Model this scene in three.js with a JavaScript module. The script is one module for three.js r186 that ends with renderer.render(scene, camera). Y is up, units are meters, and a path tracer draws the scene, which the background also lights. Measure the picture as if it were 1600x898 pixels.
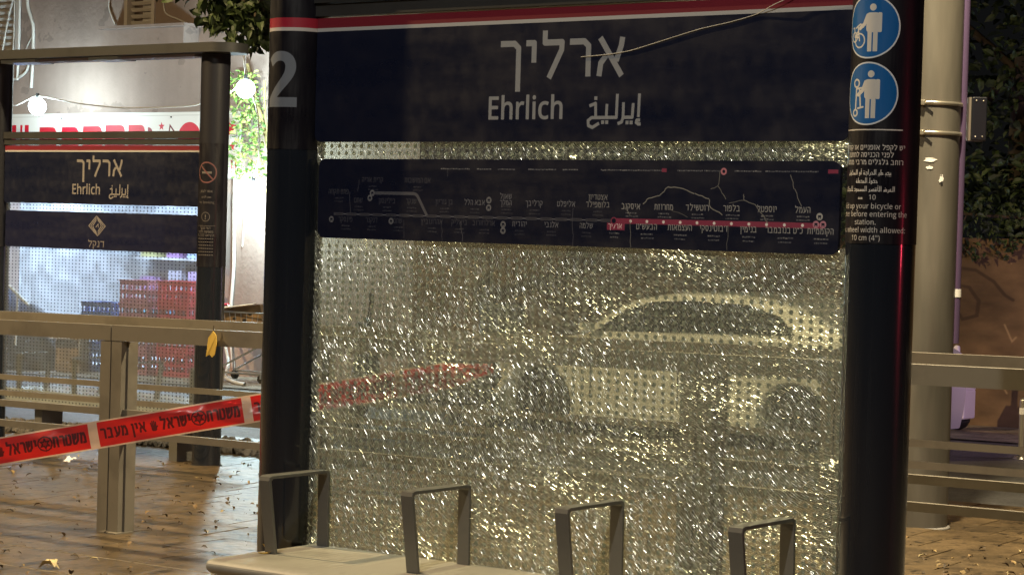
import * as THREE from 'three';
import { mergeGeometries } from 'three/addons/utils/BufferGeometryUtils.js';
import { RoundedBoxGeometry } from 'three/addons/geometries/RoundedBoxGeometry.js';

// x runs along the street (to the right as one faces the stop), y is up, z comes out of the shelter's glass towards the viewer.
// ---------------------------------------------------------------- camera, sky, exposure
const scene = new THREE.Scene();
const camera = new THREE.PerspectiveCamera(14.967, 1600 / 898, 0.1, 300);
camera.position.set(5.035157, 1.55, 5.542136);
camera.up.set(-0.038923, 0.999235, -0.003924);
camera.lookAt(5.035157 - 0.604007, 1.55 - 0.026656, 5.542136 - 0.796533);

const renderer = new THREE.WebGLRenderer({ antialias: true });
renderer.toneMapping = THREE.LinearToneMapping;
renderer.toneMappingExposure = 1.0;
renderer.shadowMap.enabled = true;

{ // night sky over a town: nearly black, a little warmer towards the roofs
  const w = 64, h = 32, d = new Float32Array(w * h * 4);
  for (let j = 0; j < h; j++) for (let i = 0; i < w; i++) {
    const up = Math.max(0, (j + 0.5) / h * 2 - 1), o = (j * w + i) * 4, k = 1 - 0.5 * up;
    d[o] = 0.0045 * k; d[o + 1] = 0.0046 * k; d[o + 2] = 0.0046; d[o + 3] = 1;
  }
  const t = new THREE.DataTexture(d, w, h, THREE.RGBAFormat, THREE.FloatType);
  t.mapping = THREE.EquirectangularReflectionMapping; t.magFilter = THREE.LinearFilter; t.needsUpdate = true;
  scene.background = t; scene.environment = t;
}
const LAMP_FRONT = { head: [3.4, 8.4, 7.0], foot: [3.6, 9.4], I: 175, color: [1.0, 0.95, 0.85] };
const LAMP_SIDE = { head: [-11.0, 9.2, 1.9], foot: [-11.4, 4.0], I: 1000, color: [1.0, 0.72, 0.37] };
const LAMP_POLE = { head: [0.3, 5.8, -3.9], I: 290, color: [1.0, 0.81, 0.5] };
const BULB_I = 10, BULB_COLOR = [0.76, 1.0, 1.06];

// ---------------------------------------------------------------- helpers
function rng(seed) { let a = seed | 0; return () => { a = (a + 0x6d2b79f5) | 0; let t = Math.imul(a ^ (a >>> 15), 1 | a); t = (t + Math.imul(t ^ (t >>> 7), 61 | t)) ^ t; return ((t ^ (t >>> 14)) >>> 0) / 4294967296; }; }
const V = (x, y, z) => new THREE.Vector3(x, y, z);
const lerp = THREE.MathUtils.lerp, clamp = THREE.MathUtils.clamp;
// the street climbs to the right and falls away behind the stop
const gy = (x, z) => 0.016 * (x + 2.97) + 0.026 * Math.max(-5.1, Math.min(0, z + 1.87));

function hash2(x, y, s) { let n = Math.imul(x | 0, 374761393) + Math.imul(y | 0, 668265263) + Math.imul(s | 0, 1442695041); n = Math.imul(n ^ (n >>> 13), 1274126177); return ((n ^ (n >>> 16)) >>> 0) / 4294967296; }
function vnoise(x, y, per, s) {
  const xi = Math.floor(x), yi = Math.floor(y), fx = x - xi, fy = y - yi, u = fx * fx * (3 - 2 * fx), v = fy * fy * (3 - 2 * fy);
  const m = (a) => ((a % per) + per) % per, h = (a, b) => hash2(m(a), m(b), s);
  return lerp(lerp(h(xi, yi), h(xi + 1, yi), u), lerp(h(xi, yi + 1), h(xi + 1, yi + 1), u), v);
}
function fbm(x, y, per, s, oct = 5) { let a = 0.5, r = 0, t = 0; for (let i = 0; i < oct; i++) { r += a * vnoise(x, y, per, s + i * 17); t += a; x *= 2; y *= 2; per *= 2; a *= 0.55; } return r / t; }
function dataTex(w, h, fn, srgb = true, repeat = [1, 1]) {
  const d = new Uint8Array(w * h * 4);
  for (let j = 0; j < h; j++) for (let i = 0; i < w; i++) {
    const c = fn(i / w, j / h), o = (j * w + i) * 4;
    for (let k = 0; k < 3; k++) d[o + k] = clamp(Math.round((c.length ? c[k] : c) * 255), 0, 255);
    d[o + 3] = 255;
  }
  const t = new THREE.DataTexture(d, w, h); t.wrapS = t.wrapT = THREE.RepeatWrapping; t.magFilter = THREE.LinearFilter; t.repeat.set(...repeat);
  if (srgb) t.colorSpace = THREE.SRGBColorSpace; t.needsUpdate = true; return t;
}
function canvasTex(w, h, draw) {
  const c = document.createElement('canvas'); c.width = w; c.height = h; const g = c.getContext('2d'); draw(g, w, h);
  const t = new THREE.CanvasTexture(c); t.colorSpace = THREE.SRGBColorSpace; t.magFilter = THREE.LinearFilter; return t;
}
const std = (o) => new THREE.MeshStandardMaterial(o), phys = (o) => new THREE.MeshPhysicalMaterial(o);
const lin = (r, g, b) => new THREE.Color().setRGB(r, g, b);

const taken = {};
function numbered(name) { const n = (taken[name] = (taken[name] ?? -1) + 1); return n ? name + '_' + String(n).padStart(3, '0') : name; }
function shade(o) { o.castShadow = o.receiveShadow = true; return o; }
function tag(o, label, category, group, kind) { o.userData.label = label; if (category) o.userData.category = category; if (group) o.userData.group = group; if (kind) o.userData.kind = kind; return o; }
function thing(name, label, category, pos = [0, 0, 0], turn = 0, group) { const o = new THREE.Group(); o.name = numbered(name); o.position.set(...pos); o.rotation.y = turn; scene.add(o); return tag(o, label, category, group); }
function part(name, geo, mat, parent) { const m = shade(new THREE.Mesh(Array.isArray(geo) ? merge(geo) : geo, mat)); m.name = name; (parent || scene).add(m); return m; }
function single(name, geo, mat, label, category, group) { return tag(part(numbered(name), geo, mat), label, category, group); }
function structure(name, geo, mat, label) { const m = part(name, geo, mat); m.userData.kind = 'structure'; if (label) m.userData.label = label; return m; }
function merge(list) {
  list = list.map((g) => { g = g.index ? g.toNonIndexed() : g; if (!g.attributes.uv) g.setAttribute('uv', new THREE.BufferAttribute(new Float32Array(g.attributes.position.count * 2), 2)); return g; });
  return list.length === 1 ? list[0] : mergeGeometries(list);
}
// uv in metres, laid on by the way each face points
function metreUV(g, du = 0, dv = 0) {
  g = g.index ? g.toNonIndexed() : g; const p = g.attributes.position, uv = new Float32Array(p.count * 2), a = V(), b = V(), c = V();
  for (let i = 0; i < p.count; i += 3) {
    a.fromBufferAttribute(p, i); b.fromBufferAttribute(p, i + 1); c.fromBufferAttribute(p, i + 2);
    const n = b.clone().sub(a).cross(c.clone().sub(a)), x = Math.abs(n.x), y = Math.abs(n.y), z = Math.abs(n.z);
    [a, b, c].forEach((q, k) => { const o = (i + k) * 2; if (y >= x && y >= z) { uv[o] = q.x; uv[o + 1] = q.z; } else if (x >= z) { uv[o] = q.z; uv[o + 1] = q.y; } else { uv[o] = q.x; uv[o + 1] = q.y; } uv[o] += du; uv[o + 1] += dv; });
  }
  g.setAttribute('uv', new THREE.BufferAttribute(uv, 2)); return g;
}
const box = (w, h, d, x = 0, y = 0, z = 0) => metreUV(new THREE.BoxGeometry(w, h, d).translate(x, y, z));
const boxAt = (x0, x1, y0, y1, z0, z1) => box(x1 - x0, y1 - y0, z1 - z0, (x0 + x1) / 2, (y0 + y1) / 2, (z0 + z1) / 2);
const rbox = (w, h, d, r, x = 0, y = 0, z = 0) => metreUV(new RoundedBoxGeometry(w, h, d, 2, r).translate(x, y, z));
const cyl = (r0, r1, h, x = 0, y = 0, z = 0, seg = 32) => new THREE.CylinderGeometry(r1, r0, h, seg).translate(x, y + h / 2, z);
const tube = (pts, r, seg = 24, rad = 7, closed = false) => new THREE.TubeGeometry(new THREE.CatmullRomCurve3(pts.map((p) => V(...p)), closed, 'catmullrom', 0.3), seg, r, rad, closed);
function bar(a, b, r, rad = 7) { const A = V(...a), B = V(...b), d = B.clone().sub(A), L = d.length(); const g = new THREE.CylinderGeometry(r, r, L, rad); g.applyQuaternion(new THREE.Quaternion().setFromUnitVectors(V(0, 1, 0), d.normalize())); return g.translate(...A.add(B).multiplyScalar(0.5).toArray()); }
function quads(list, uvs) { // list of [a,b,c,d] corner arrays, wound to face outwards
  const p = [], u = []; for (const q of list) for (const k of [0, 1, 2, 0, 2, 3]) { p.push(...q[k]); u.push(...(uvs ? uvs[k] : [0, 0])); }
  const g = new THREE.BufferGeometry(); g.setAttribute('position', new THREE.Float32BufferAttribute(p, 3)); g.setAttribute('uv', new THREE.Float32BufferAttribute(u, 2)); g.computeVertexNormals(); return g;
}
// a bent leaf of two folded halves, 1 long
function leafGeo(fold = 0.25, curl = 0.2, wide = 0.38) {
  const p = [], st = [[0, 0], [0.3, 1], [0.65, 0.85], [1, 0]], mid = (t) => [t - 0.5, curl * Math.sin(t * Math.PI) * 0.5 - curl * 0.25, 0];
  const side = (t, k, s) => { const m = mid(t); return [m[0], m[1] + fold * wide * k * 0.5, s * wide * 0.5 * k]; };
  for (const s of [-1, 1]) for (let i = 0; i < 3; i++) {
    const a = mid(st[i][0]), b = mid(st[i + 1][0]), c = side(...st[i + 1], s), d = side(...st[i], s);
    if (i < 2) p.push(...(s > 0 ? [...a, ...c, ...b] : [...a, ...b, ...c])); if (i > 0) p.push(...(s > 0 ? [...a, ...d, ...(i < 2 ? c : b)] : [...a, ...(i < 2 ? c : b), ...d]));
  }
  const g = new THREE.BufferGeometry(); g.setAttribute('position', new THREE.Float32BufferAttribute(p, 3)); g.computeVertexNormals(); return g;
}
// many leaves in one mesh; where(random) gives a point, tint varies each leaf
function leafCloud(n, seed, where, size, tints, hang = 0) {
  const r = rng(seed), base = leafGeo(0.3, 0.25, 0.45), bp = base.attributes.position, cnt = bp.count, P = new Float32Array(n * cnt * 3), Cc = new Float32Array(n * cnt * 3);
  const q = new THREE.Quaternion(), e = new THREE.Euler(), v = V();
  for (let i = 0; i < n; i++) {
    const c = where(r), s = size * (0.65 + 0.7 * r()), t = tints[Math.floor(r() * tints.length)], k = 0.75 + 0.5 * r();
    e.set((r() - 0.5) * 2.6, r() * 6.283, hang ? -hang + (r() - 0.5) * 1.2 : (r() - 0.5) * 2.6, 'YXZ'); q.setFromEuler(e);
    for (let j = 0; j < cnt; j++) { v.fromBufferAttribute(bp, j).multiplyScalar(s).applyQuaternion(q).add(c); v.toArray(P, (i * cnt + j) * 3); for (let m = 0; m < 3; m++) Cc[(i * cnt + j) * 3 + m] = t[m] * k; }
  }
  const g = new THREE.BufferGeometry(); g.setAttribute('position', new THREE.BufferAttribute(P, 3)); g.setAttribute('color', new THREE.BufferAttribute(Cc, 3)); g.computeVertexNormals(); return g;
}

// ---------------------------------------------------------------- lettering: strokes in units of the letter height, y down from the top
const HEB = {
  'א': [[[.1, 0], [.7, 1]], [[.7, 0], [.67, .22], [.54, .62]], [[.27, .46], [.13, .66], [.09, 1]]], 'ב': [[[.04, .08], [.4, .08], [.5, .18], [.5, .92]], [[0, .92], [.66, .92]]],
  'ג': [[[.06, .08], [.26, .08], [.32, .5], [.42, 1]], [[.33, .6], [.24, .8], [.04, .95]]], 'ד': [[[0, .08], [.66, .08]], [[.52, .08], [.52, 1]]],
  'ה': [[[.02, .08], [.42, .08], [.53, .2], [.53, 1]], [[.1, .42], [.1, 1]]], 'ו': [[[0, .08], [.2, .08], [.2, 1]]], 'ז': [[[0, .08], [.38, .08]], [[.21, .08], [.21, 1]]],
  'ח': [[[.02, .08], [.42, .08], [.53, .2], [.53, 1]], [[.1, .08], [.1, 1]]], 'ט': [[[.08, 0], [.08, .92], [.46, .92], [.58, .78], [.58, .22], [.48, .08], [.32, .16]]],
  'י': [[[0, .08], [.23, .08], [.23, .6]]], 'כ': [[[.02, .08], [.36, .08], [.5, .24], [.5, .76], [.36, .92], [.02, .92]]], 'ך': [[[0, .08], [.4, .08], [.52, .2], [.52, 1.36]]],
  'ל': [[[.09, -.24], [.09, .08], [.57, .08], [.56, .28], [.22, 1.02]]], 'מ': [[[.04, 0], [.17, .26], [.08, 1]], [[.18, .3], [.32, .1], [.48, .12], [.6, .5], [.6, .92], [.3, .92]]],
  'ם': [[[.02, .08], [.46, .08], [.58, .2], [.58, .92], [.08, .92], [.08, .08]]], 'נ': [[[.1, .08], [.26, .08], [.32, .2], [.32, .92], [0, .92]]], 'ן': [[[0, .08], [.2, .08], [.2, 1.36]]],
  'ס': [[[0, .08], [.48, .08], [.6, .34], [.46, .9], [.22, .9], [.08, .5], [.1, .08]]], 'ע': [[[.08, 0], [.26, .82]], [[.56, 0], [.54, .5], [.38, .82], [0, .98]]],
  'פ': [[[.26, .48], [.08, .44], [.08, .08], [.42, .08], [.54, .26], [.54, .76], [.42, .92], [.02, .92]]], 'ף': [[[.26, .48], [.08, .44], [.08, .08], [.42, .08], [.54, .26], [.54, 1.36]]],
  'צ': [[[.04, 0], [.54, .92], [.02, .92]], [[.54, 0], [.5, .3], [.34, .5]]], 'ץ': [[[.04, 0], [.26, .5], [.26, 1.36]], [[.5, 0], [.46, .34], [.26, .5]]],
  'ק': [[[0, .08], [.42, .08], [.54, .24], [.52, .5], [.34, .86]], [[.1, .42], [.1, 1.34]]], 'ר': [[[0, .08], [.4, .08], [.52, .2], [.52, 1]]],
  'ש': [[[.08, 0], [.16, .92], [.4, .92], [.66, .66], [.72, 0]], [[.4, 0], [.36, .44], [.14, .58]]], 'ת': [[[.04, .08], [.48, .08], [.6, .2], [.6, 1]], [[.16, .08], [.16, .86], [0, .95]]],
  "'": [[[.1, 0], [.06, .28]]], '"': [[[.08, 0], [.06, .28]], [[.24, 0], [.22, .28]]], '.': [[[.06, .9], [.06, 1]]], ':': [[[.06, .3], [.06, .42]], [[.06, .9], [.06, 1]]], '-': [[[.04, .5], [.34, .5]]],
  '(': [[[.2, -.1], [.06, .3], [.06, .7], [.2, 1.1]]], ')': [[[.06, -.1], [.2, .3], [.2, .7], [.06, 1.1]]], '1': [[[.06, .2], [.22, 0], [.22, 1]]], '0': [[[.3, 0], [.06, .3], [.06, .7], [.3, 1], [.5, .7], [.5, .3], [.3, 0]]],
};
const hebAdv = (ch, w) => ch === ' ' ? 0.34 : Math.max(...(HEB[ch] || [[[0.3, 0]]]).flat().map((p) => p[0])) + w * 0.5 + 0.13;
const hebWidth = (s, h, w = .16, k = 1) => [...s].reduce((a, c) => a + hebAdv(c, w), 0) * h * k;
function strokes(g, list, fx, fy) { for (const l of list) { g.beginPath(); l.forEach((p, i) => (i ? g.lineTo(fx(p[0]), fy(p[1])) : g.moveTo(fx(p[0]), fy(p[1])))); g.stroke(); } }
// writes s from right to left, ending at its right edge xr; k stretches the letters sideways
function hebrew(g, s, xr, y, h, color, w = .16, k = 1) {
  g.strokeStyle = color; g.lineWidth = w * h; g.lineJoin = 'round'; g.lineCap = 'butt'; let x = xr;
  for (const ch of s) { const a = hebAdv(ch, w) * h * k; x -= a; if (HEB[ch]) strokes(g, HEB[ch], (p) => x + p * h * k + 0.02 * h, (p) => y + p * h); }
  return xr - x;
}
const hebrewMid = (g, s, xm, y, h, color, w, k = 1) => hebrew(g, s, xm + hebWidth(s, h, w, k) / 2, y, h, color, w, k);
// a plain joined hand for small Arabic lines: [strokes on the line, width, dots above, dots below, joins to the left]
const AR = {
  'ا': [[[[.14, 0], [.14, 1]]], .28, 0, 0, 0], 'أ': [[[[.14, .1], [.14, 1]], [[.05, -.06], [.22, -.1]]], .28, 0, 0, 0], 'ل': [[[[.2, 0], [.2, 1], [0, 1]]], .34, 0, 0, 1], 'ب': [[[[.22, .62], [.22, 1], [0, 1]]], .36, 0, 1, 1], 'ت': [[[[.22, .62], [.22, 1], [0, 1]]], .36, 2, 0, 1],
  'ن': [[[[.22, .62], [.22, 1], [0, 1]]], .34, 1, 0, 1], 'ي': [[[[.22, .62], [.22, 1], [0, 1]]], .36, 0, 2, 1], 'ج': [[[[.04, .6], [.36, .55], [.42, 1], [0, 1]]], .5, 0, 1, 1], 'ح': [[[[.04, .6], [.36, .55], [.42, 1], [0, 1]]], .5, 0, 0, 1], 'خ': [[[[.04, .6], [.36, .55], [.42, 1], [0, 1]]], .5, 1, 0, 1],
  'د': [[[[.1, .5], [.34, .8], [.34, 1], [.04, 1]]], .46, 0, 0, 0], 'ر': [[[[.3, .66], [.3, 1], [.06, 1.3]]], .4, 0, 0, 0], 'س': [[[[.56, .66], [.56, 1], [.38, 1], [.38, .72], [.38, 1], [.2, 1], [.2, .72], [.2, 1], [0, 1]]], .7, 0, 0, 1], 'ص': [[[[.62, 1], [.7, .75], [.5, .62], [.3, 1], [.7, 1]], [[.3, 1], [.18, .75], [.18, 1], [0, 1]]], .78, 0, 0, 1],
  'ض': [[[[.62, 1], [.7, .75], [.5, .62], [.3, 1], [.7, 1]], [[.3, 1], [.18, .75], [.18, 1], [0, 1]]], .78, 1, 0, 1], 'ط': [[[[.5, 1], [.56, .75], [.36, .62], [.14, 1], [.56, 1]], [[.18, 0], [.16, 1], [0, 1]]], .66, 0, 0, 1], 'ع': [[[[.34, .6], [.14, .62], [.12, .84], [.36, 1], [0, 1]]], .48, 0, 0, 1], 'ق': [[[[.3, 1], [.34, .66], [.14, .66], [.14, .98], [.34, 1], [0, 1]]], .48, 2, 0, 1],
  'ك': [[[[.34, .1], [.1, .4], [.38, .6], [.38, 1], [0, 1]]], .5, 0, 0, 1], 'م': [[[[.34, 1], [.34, .72], [.12, .72], [.14, 1.04], [.4, 1], [0, 1]]], .46, 0, 0, 1], 'و': [[[[.32, .92], [.14, .9], [.16, .62], [.34, .66], [.34, 1], [.08, 1.3]]], .44, 0, 0, 0], 'ة': [[[[.36, 1], [.3, .64], [.1, .72], [.14, 1], [.42, 1]]], .5, 2, 0, 0], 'ى': [[[[.36, .66], [.2, .8], [.32, 1.1], [.04, 1.2]]], .46, 0, 0, 0],
};
const arWidth = (s, h) => [...s].reduce((a, c) => a + (c === ' ' ? .3 : (AR[c] || [0, .4])[1]), 0) * h;
function arabic(g, s, xm, y, h, color, w = .12) {
  let x = xm + arWidth(s, h) / 2; g.strokeStyle = g.fillStyle = color; g.lineWidth = w * h; g.lineJoin = 'round'; g.lineCap = 'butt';
  for (const ch of s) { if (ch === ' ' || !AR[ch]) { x -= .3 * h; continue; } const [ls, wd, up, dn] = AR[ch]; x -= wd * h; strokes(g, ls, (p) => x + p * h, (p) => y + p * h);
    if (AR[ch][4]) strokes(g, [[[0, 1], [wd, 1]]], (p) => x + p * h, (p) => y + p * h); else strokes(g, [[[wd * .7, 1], [wd, 1]]], (p) => x + p * h, (p) => y + p * h);
    for (const [n, yy] of [[up, .36], [dn, 1.3]]) for (let i = 0; i < n; i++) g.fillRect(x + (wd * .45 + (i - (n - 1) / 2) * .22) * h - .07 * h, y + (yy - .07) * h, .14 * h, .14 * h); }
}
// the station's name in Arabic, larger and drawn out; 1 unit is the height of its tall strokes, x runs left from the right end
const AR_NAME = { lines: [[[-.11, 0], [-.13, 1]], [[-.05, 1.12], [-.19, 1.12], [-.22, 1.22], [-.12, 1.29], [-.02, 1.28]], [[-.37, .4], [-.4, 1], [-.8, 1]], [[-.8, .36], [-.8, .98], [-.86, 1.2], [-1.04, 1.27]], [[-1.08, 0], [-1.1, 1], [-2.2, 1.0], [-2.36, 1.12], [-2.34, 1.34], [-2.16, 1.42], [-1.86, 1.24]], [[-1.53, .42], [-1.55, 1]], [[-2.32, .5], [-2.04, .39], [-2.02, 1]]], dots: [[-.44, 1.22], [-.62, 1.22], [-1.52, 1.2], [-1.7, 1.2], [-2.04, .17]] };
function arabicName(g, xr, y, h, color, k) {
  g.strokeStyle = g.fillStyle = color; g.lineWidth = .145 * h; g.lineJoin = 'round'; g.lineCap = 'butt'; strokes(g, AR_NAME.lines, (p) => xr + p * h * k, (p) => y + p * h);
  for (const [px, py] of AR_NAME.dots) g.fillRect(xr + px * h * k - .08 * h, y + py * h - .08 * h, .16 * h, .16 * h);
}
const star = (g, x, y, r, n = 5, inner = .42) => { g.beginPath(); for (let i = 0; i < n * 2; i++) { const a = -Math.PI / 2 + i * Math.PI / n, q = i % 2 ? r * inner : r; g.lineTo(x + Math.cos(a) * q, y + Math.sin(a) * q); } g.closePath(); g.fill(); };

// ---------------------------------------------------------------- materials
const grain = dataTex(256, 256, (u, v) => { const n = fbm(u * 8, v * 8, 8, 3, 6); return 0.74 + 0.4 * (n - 0.5); }, true);
const bumpFine = dataTex(256, 256, (u, v) => fbm(u * 24, v * 24, 24, 9, 4), false);
const grime = dataTex(256, 256, (u, v) => { const n = fbm(u * 6, v * 6, 6, 21, 6), d = fbm(u * 30, v * 30, 30, 5, 3); return 0.86 - 0.16 * Math.max(0, n - 0.5) * 2 - 0.1 * Math.max(0, d - 0.55); }, true);
const paveMap = dataTex(512, 512, (u, v) => {
  const n = fbm(u * 6, v * 6, 6, 31, 6), f = vnoise(u * 120, v * 120, 120, 7), d = fbm(u * 22, v * 22, 22, 13, 4);
  const dark = d > 0.6 ? (d - 0.6) * 1.6 : 0, k = 0.62 + 0.42 * (n - 0.5) + 0.14 * (f - 0.5) - dark; return [k, k * 0.935, k * 0.84];
}, true);
const asphaltMap = dataTex(256, 256, (u, v) => { const n = fbm(u * 5, v * 5, 5, 41, 5), f = vnoise(u * 100, v * 100, 100, 4); return 0.4 + 0.14 * (n - 0.5) + 0.16 * (f - 0.5); }, true);
const plasterMap = dataTex(512, 512, (u, v) => {
  const n = fbm(u * 4, v * 4, 4, 51, 6), s = fbm(u * 36, v * 6, 36, 61, 3), b = fbm(u * 14, v * 14, 14, 71, 5);
  let k = 0.64 + 0.22 * (n - 0.5) + 0.05 * (s - 0.5); if (b > 0.69) k -= 0.07; return [k, k * 0.945, k * 0.935];
}, true, [.22, .22]);
const smears = dataTex(512, 512, (u, v) => { const n = fbm(u * 5, v * 5, 5, 101, 6), s = fbm(u * 60, v * 8, 8, 111, 3); return clamp(.42 + .45 * (n - .5) + .2 * (s - .5), .2, .8); }, false);
const M = {
  pave: [[.265, .215, .142], [.255, .207, .138], [.275, .223, .148], [.245, .2, .135]].map((c) => std({ color: lin(...c), map: paveMap, roughness: .44, bumpMap: bumpFine, bumpScale: .004 })),
  bed: std({ color: lin(.16, .14, .11), map: grain, roughness: .9 }), asphalt: std({ color: lin(.5, .5, .5), map: asphaltMap, roughness: .62, bumpMap: bumpFine, bumpScale: .003 }),
  walk: std({ color: lin(.62, .6, .56), map: paveMap, roughness: .6 }), kerb: std({ color: lin(.42, .4, .36), map: grain, roughness: .7 }),
  plaster: std({ color: lin(.86, .75, .66), map: plasterMap, roughness: .9, bumpMap: bumpFine, bumpScale: .004 }), concrete: std({ color: lin(.42, .4, .38), map: grain, roughness: .9 }),
  fence: std({ color: lin(.27, .245, .2), map: grime, roughness: .5, metalness: .15 }),
  seat: std({ color: lin(.6, .56, .47), map: grime, roughness: .36 }), arm: std({ color: lin(.17, .165, .15), roughness: .45, metalness: .35 }),
  pillar: phys({ color: lin(.012, .015, .022), roughness: .55, roughnessMap: smears, clearcoat: .6, clearcoatRoughness: .05 }), wrap: std({ color: lin(.014, .014, .02), roughness: .42 }), beam: std({ color: lin(.04, .041, .042), map: grime, roughness: .5 }),
  white: std({ color: lin(.7, .7, .68), roughness: .5 }), pipe: std({ color: lin(.68, .66, .62), roughness: .5 }), steel: std({ color: lin(.225, .21, .18), map: grain, roughness: .42, metalness: .25 }),
  bandSteel: std({ color: lin(.5, .47, .4), roughness: .3, metalness: .8 }), black: std({ color: lin(.015, .015, .015), roughness: .6 }), rubber: std({ color: lin(.02, .02, .02), roughness: .8 }),
  leaf: std({ color: lin(1, 1, 1), vertexColors: true, roughness: .6, side: THREE.DoubleSide }), bark: std({ color: lin(.1, .075, .05), map: grain, roughness: .95 }),
  dryLeaf: std({ color: lin(.56, .38, .07), roughness: .55, side: THREE.DoubleSide }), glass: phys({ color: lin(.94, .97, .95), transmission: 1, thickness: 0, roughness: .04, ior: 1.5 }),
};

// ---------------------------------------------------------------- ground
{
  const xs = [-70, -20, -8, 0, 8, 60], zs = [30, -1.87, -6.97, -90], q = [];
  for (let i = 0; i < xs.length - 1; i++) for (let j = 0; j < zs.length - 1; j++) { const c = (x, z) => [x, gy(x, z) - 0.014, z]; q.push([c(xs[i], zs[j]), c(xs[i + 1], zs[j]), c(xs[i + 1], zs[j + 1]), c(xs[i], zs[j + 1])]); }
  structure('ground', metreUV(quads(q)), M.bed, 'dark earthy bed showing in the joints between paving slabs');
  const strip = (z0, z1, lift, x0 = -60, x1 = 50) => { const c = (x, z) => [x, gy(x, z) - 0.014 + lift, z]; return metreUV(quads([[c(x0, z0), c(x1, z0), c(x1, z1), c(x0, z1)]])); };
  structure('road', strip(-6.98, -11.6, 0.006), M.asphalt, 'worn grey asphalt road behind the fences');
  structure('sidewalk', strip(-11.72, -13.3, 0.012), M.walk, 'worn pale sidewalk along the foot of the walls');
  // the street slabs, each its own piece, laid in running bond along the street
  const pavement = new THREE.Group(); pavement.name = 'pavement'; scene.add(pavement); tag(pavement, 'dirty warm paving of long stone slabs around the tram stop', null, null, 'structure');
  const r = rng(77), W = .52, D = .43, geos = [];
  for (let k = 0; k < 7; k++) geos.push(metreUV(new RoundedBoxGeometry(W - .008, .04, D - .008, 1, .004).translate(0, -.02, 0), k * .37, k * .61));
  const tz = Math.atan(.016), tx = Math.atan(.026); let row = 0;
  for (let z = -.36; z > -6.9; z -= D, row++) for (let x = -9.2 + (row % 2) * W / 2; x < 3.2; x += W) {
    const left = 0.36 * Math.max(0, -z - .3), keep = x < 2.6 - z * 0.0 && x > -3.0 - 1.05 * -z && x < 1.4 + 0.0 * z + (z > -2 ? .8 : 0); if (!keep) continue;
    const cz = z - D / 2, m = part('paving_slab', geos[Math.floor(r() * 7)], M.pave[Math.floor(r() * 4)], pavement);
    m.position.set(x, gy(x, cz) + (r() - .5) * .002, cz); m.rotation.set((cz < -1.87 ? -tx : 0) * -1 + (r() - .5) * .005, r() < .5 ? Math.PI : 0, tz + (r() - .5) * .004, 'ZXY');
  }
  const outer = (x0, x1, z0, z1) => { const c = (x, z) => [x, gy(x, z) - 0.004, z]; return metreUV(quads([[c(x0, z0), c(x1, z0), c(x1, z1), c(x0, z1)]])); };
  structure('plaza', [outer(-40, 40, 20, -.352)], M.pave[1], 'plain paving in front of the stop');
  // dark gravel bed along the edge of the road
  const g = new THREE.IcosahedronGeometry(1, 0), n = 5200, im = new THREE.InstancedMesh(g, std({ color: lin(.09, .085, .08), roughness: .8 }), n), mm = new THREE.Matrix4(), qq = new THREE.Quaternion(), e = new THREE.Euler(), col = new THREE.Color();
  for (let i = 0; i < n; i++) { const x = -11.6 + r() * 9, z = -6.34 + (r() - .5) * .84, s = .014 + r() * .024; qq.setFromEuler(e.set(r() * 6, r() * 6, r() * 6)); mm.compose(V(x, gy(x, z) + .004 + s * .3 + r() * .02, z), qq, V(s * 1.3, s * .8, s)); im.setMatrixAt(i, mm); const k = .6 + r() * 1.1; im.setColorAt(i, col.setRGB(k, k * .96, k * .9)); }
  shade(im); im.name = 'gravel'; scene.add(im); tag(im, 'strip of loose dark gravel between the paving and road', 'gravel', null, 'stuff');
}
// fallen leaves and seeds
{
  const r = rng(5), g = leafGeo(.5, .45, .5), n = 1500, im = new THREE.InstancedMesh(g, std({ color: lin(1, 1, 1), roughness: .7, side: THREE.DoubleSide }), n), mm = new THREE.Matrix4(), q = new THREE.Quaternion(), e = new THREE.Euler(), c = new THREE.Color();
  const tints = [[.27, .19, .08], [.19, .12, .05], [.09, .058, .028], [.05, .035, .022], [.33, .27, .14], [.075, .05, .025]];
  for (let i = 0; i < n; i++) {
    let x, z, s; const t = r();
    if (t < .055) { z = -3.1 - r() * 1.5; x = -.2 + r() * 1.9; s = .025 + r() * .035; } else if (t < .2) { z = -1.7 - r() * 3.4; x = -1.4 + r() * 2.8; s = .015 + r() * .03; } else { z = -.5 - Math.pow(r(), 1.3) * 5; x = -1.6 - r() * 5.5 + z * .3; s = .008 + Math.pow(r(), 3) * .045; }
    q.setFromEuler(e.set((r() - .5) * 1.0, r() * 6.283, (r() - .5) * 1.0)); mm.compose(V(x, gy(x, z) + .002 + s * .16, z), q, V(s, s, s)); im.setMatrixAt(i, mm);
    const k = tints[t < .3 ? Math.floor(r() * 5.4) : [1, 2, 3, 5, 3, 2, 0][Math.floor(r() * 7)]], b = .7 + .6 * r(); im.setColorAt(i, c.setRGB(k[0] * b, k[1] * b, k[2] * b));
  }
  shade(im); im.name = 'leaf_litter'; scene.add(im); tag(im, 'dry brown leaves and seeds scattered over the paving', 'leaves', null, 'stuff');
}

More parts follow.
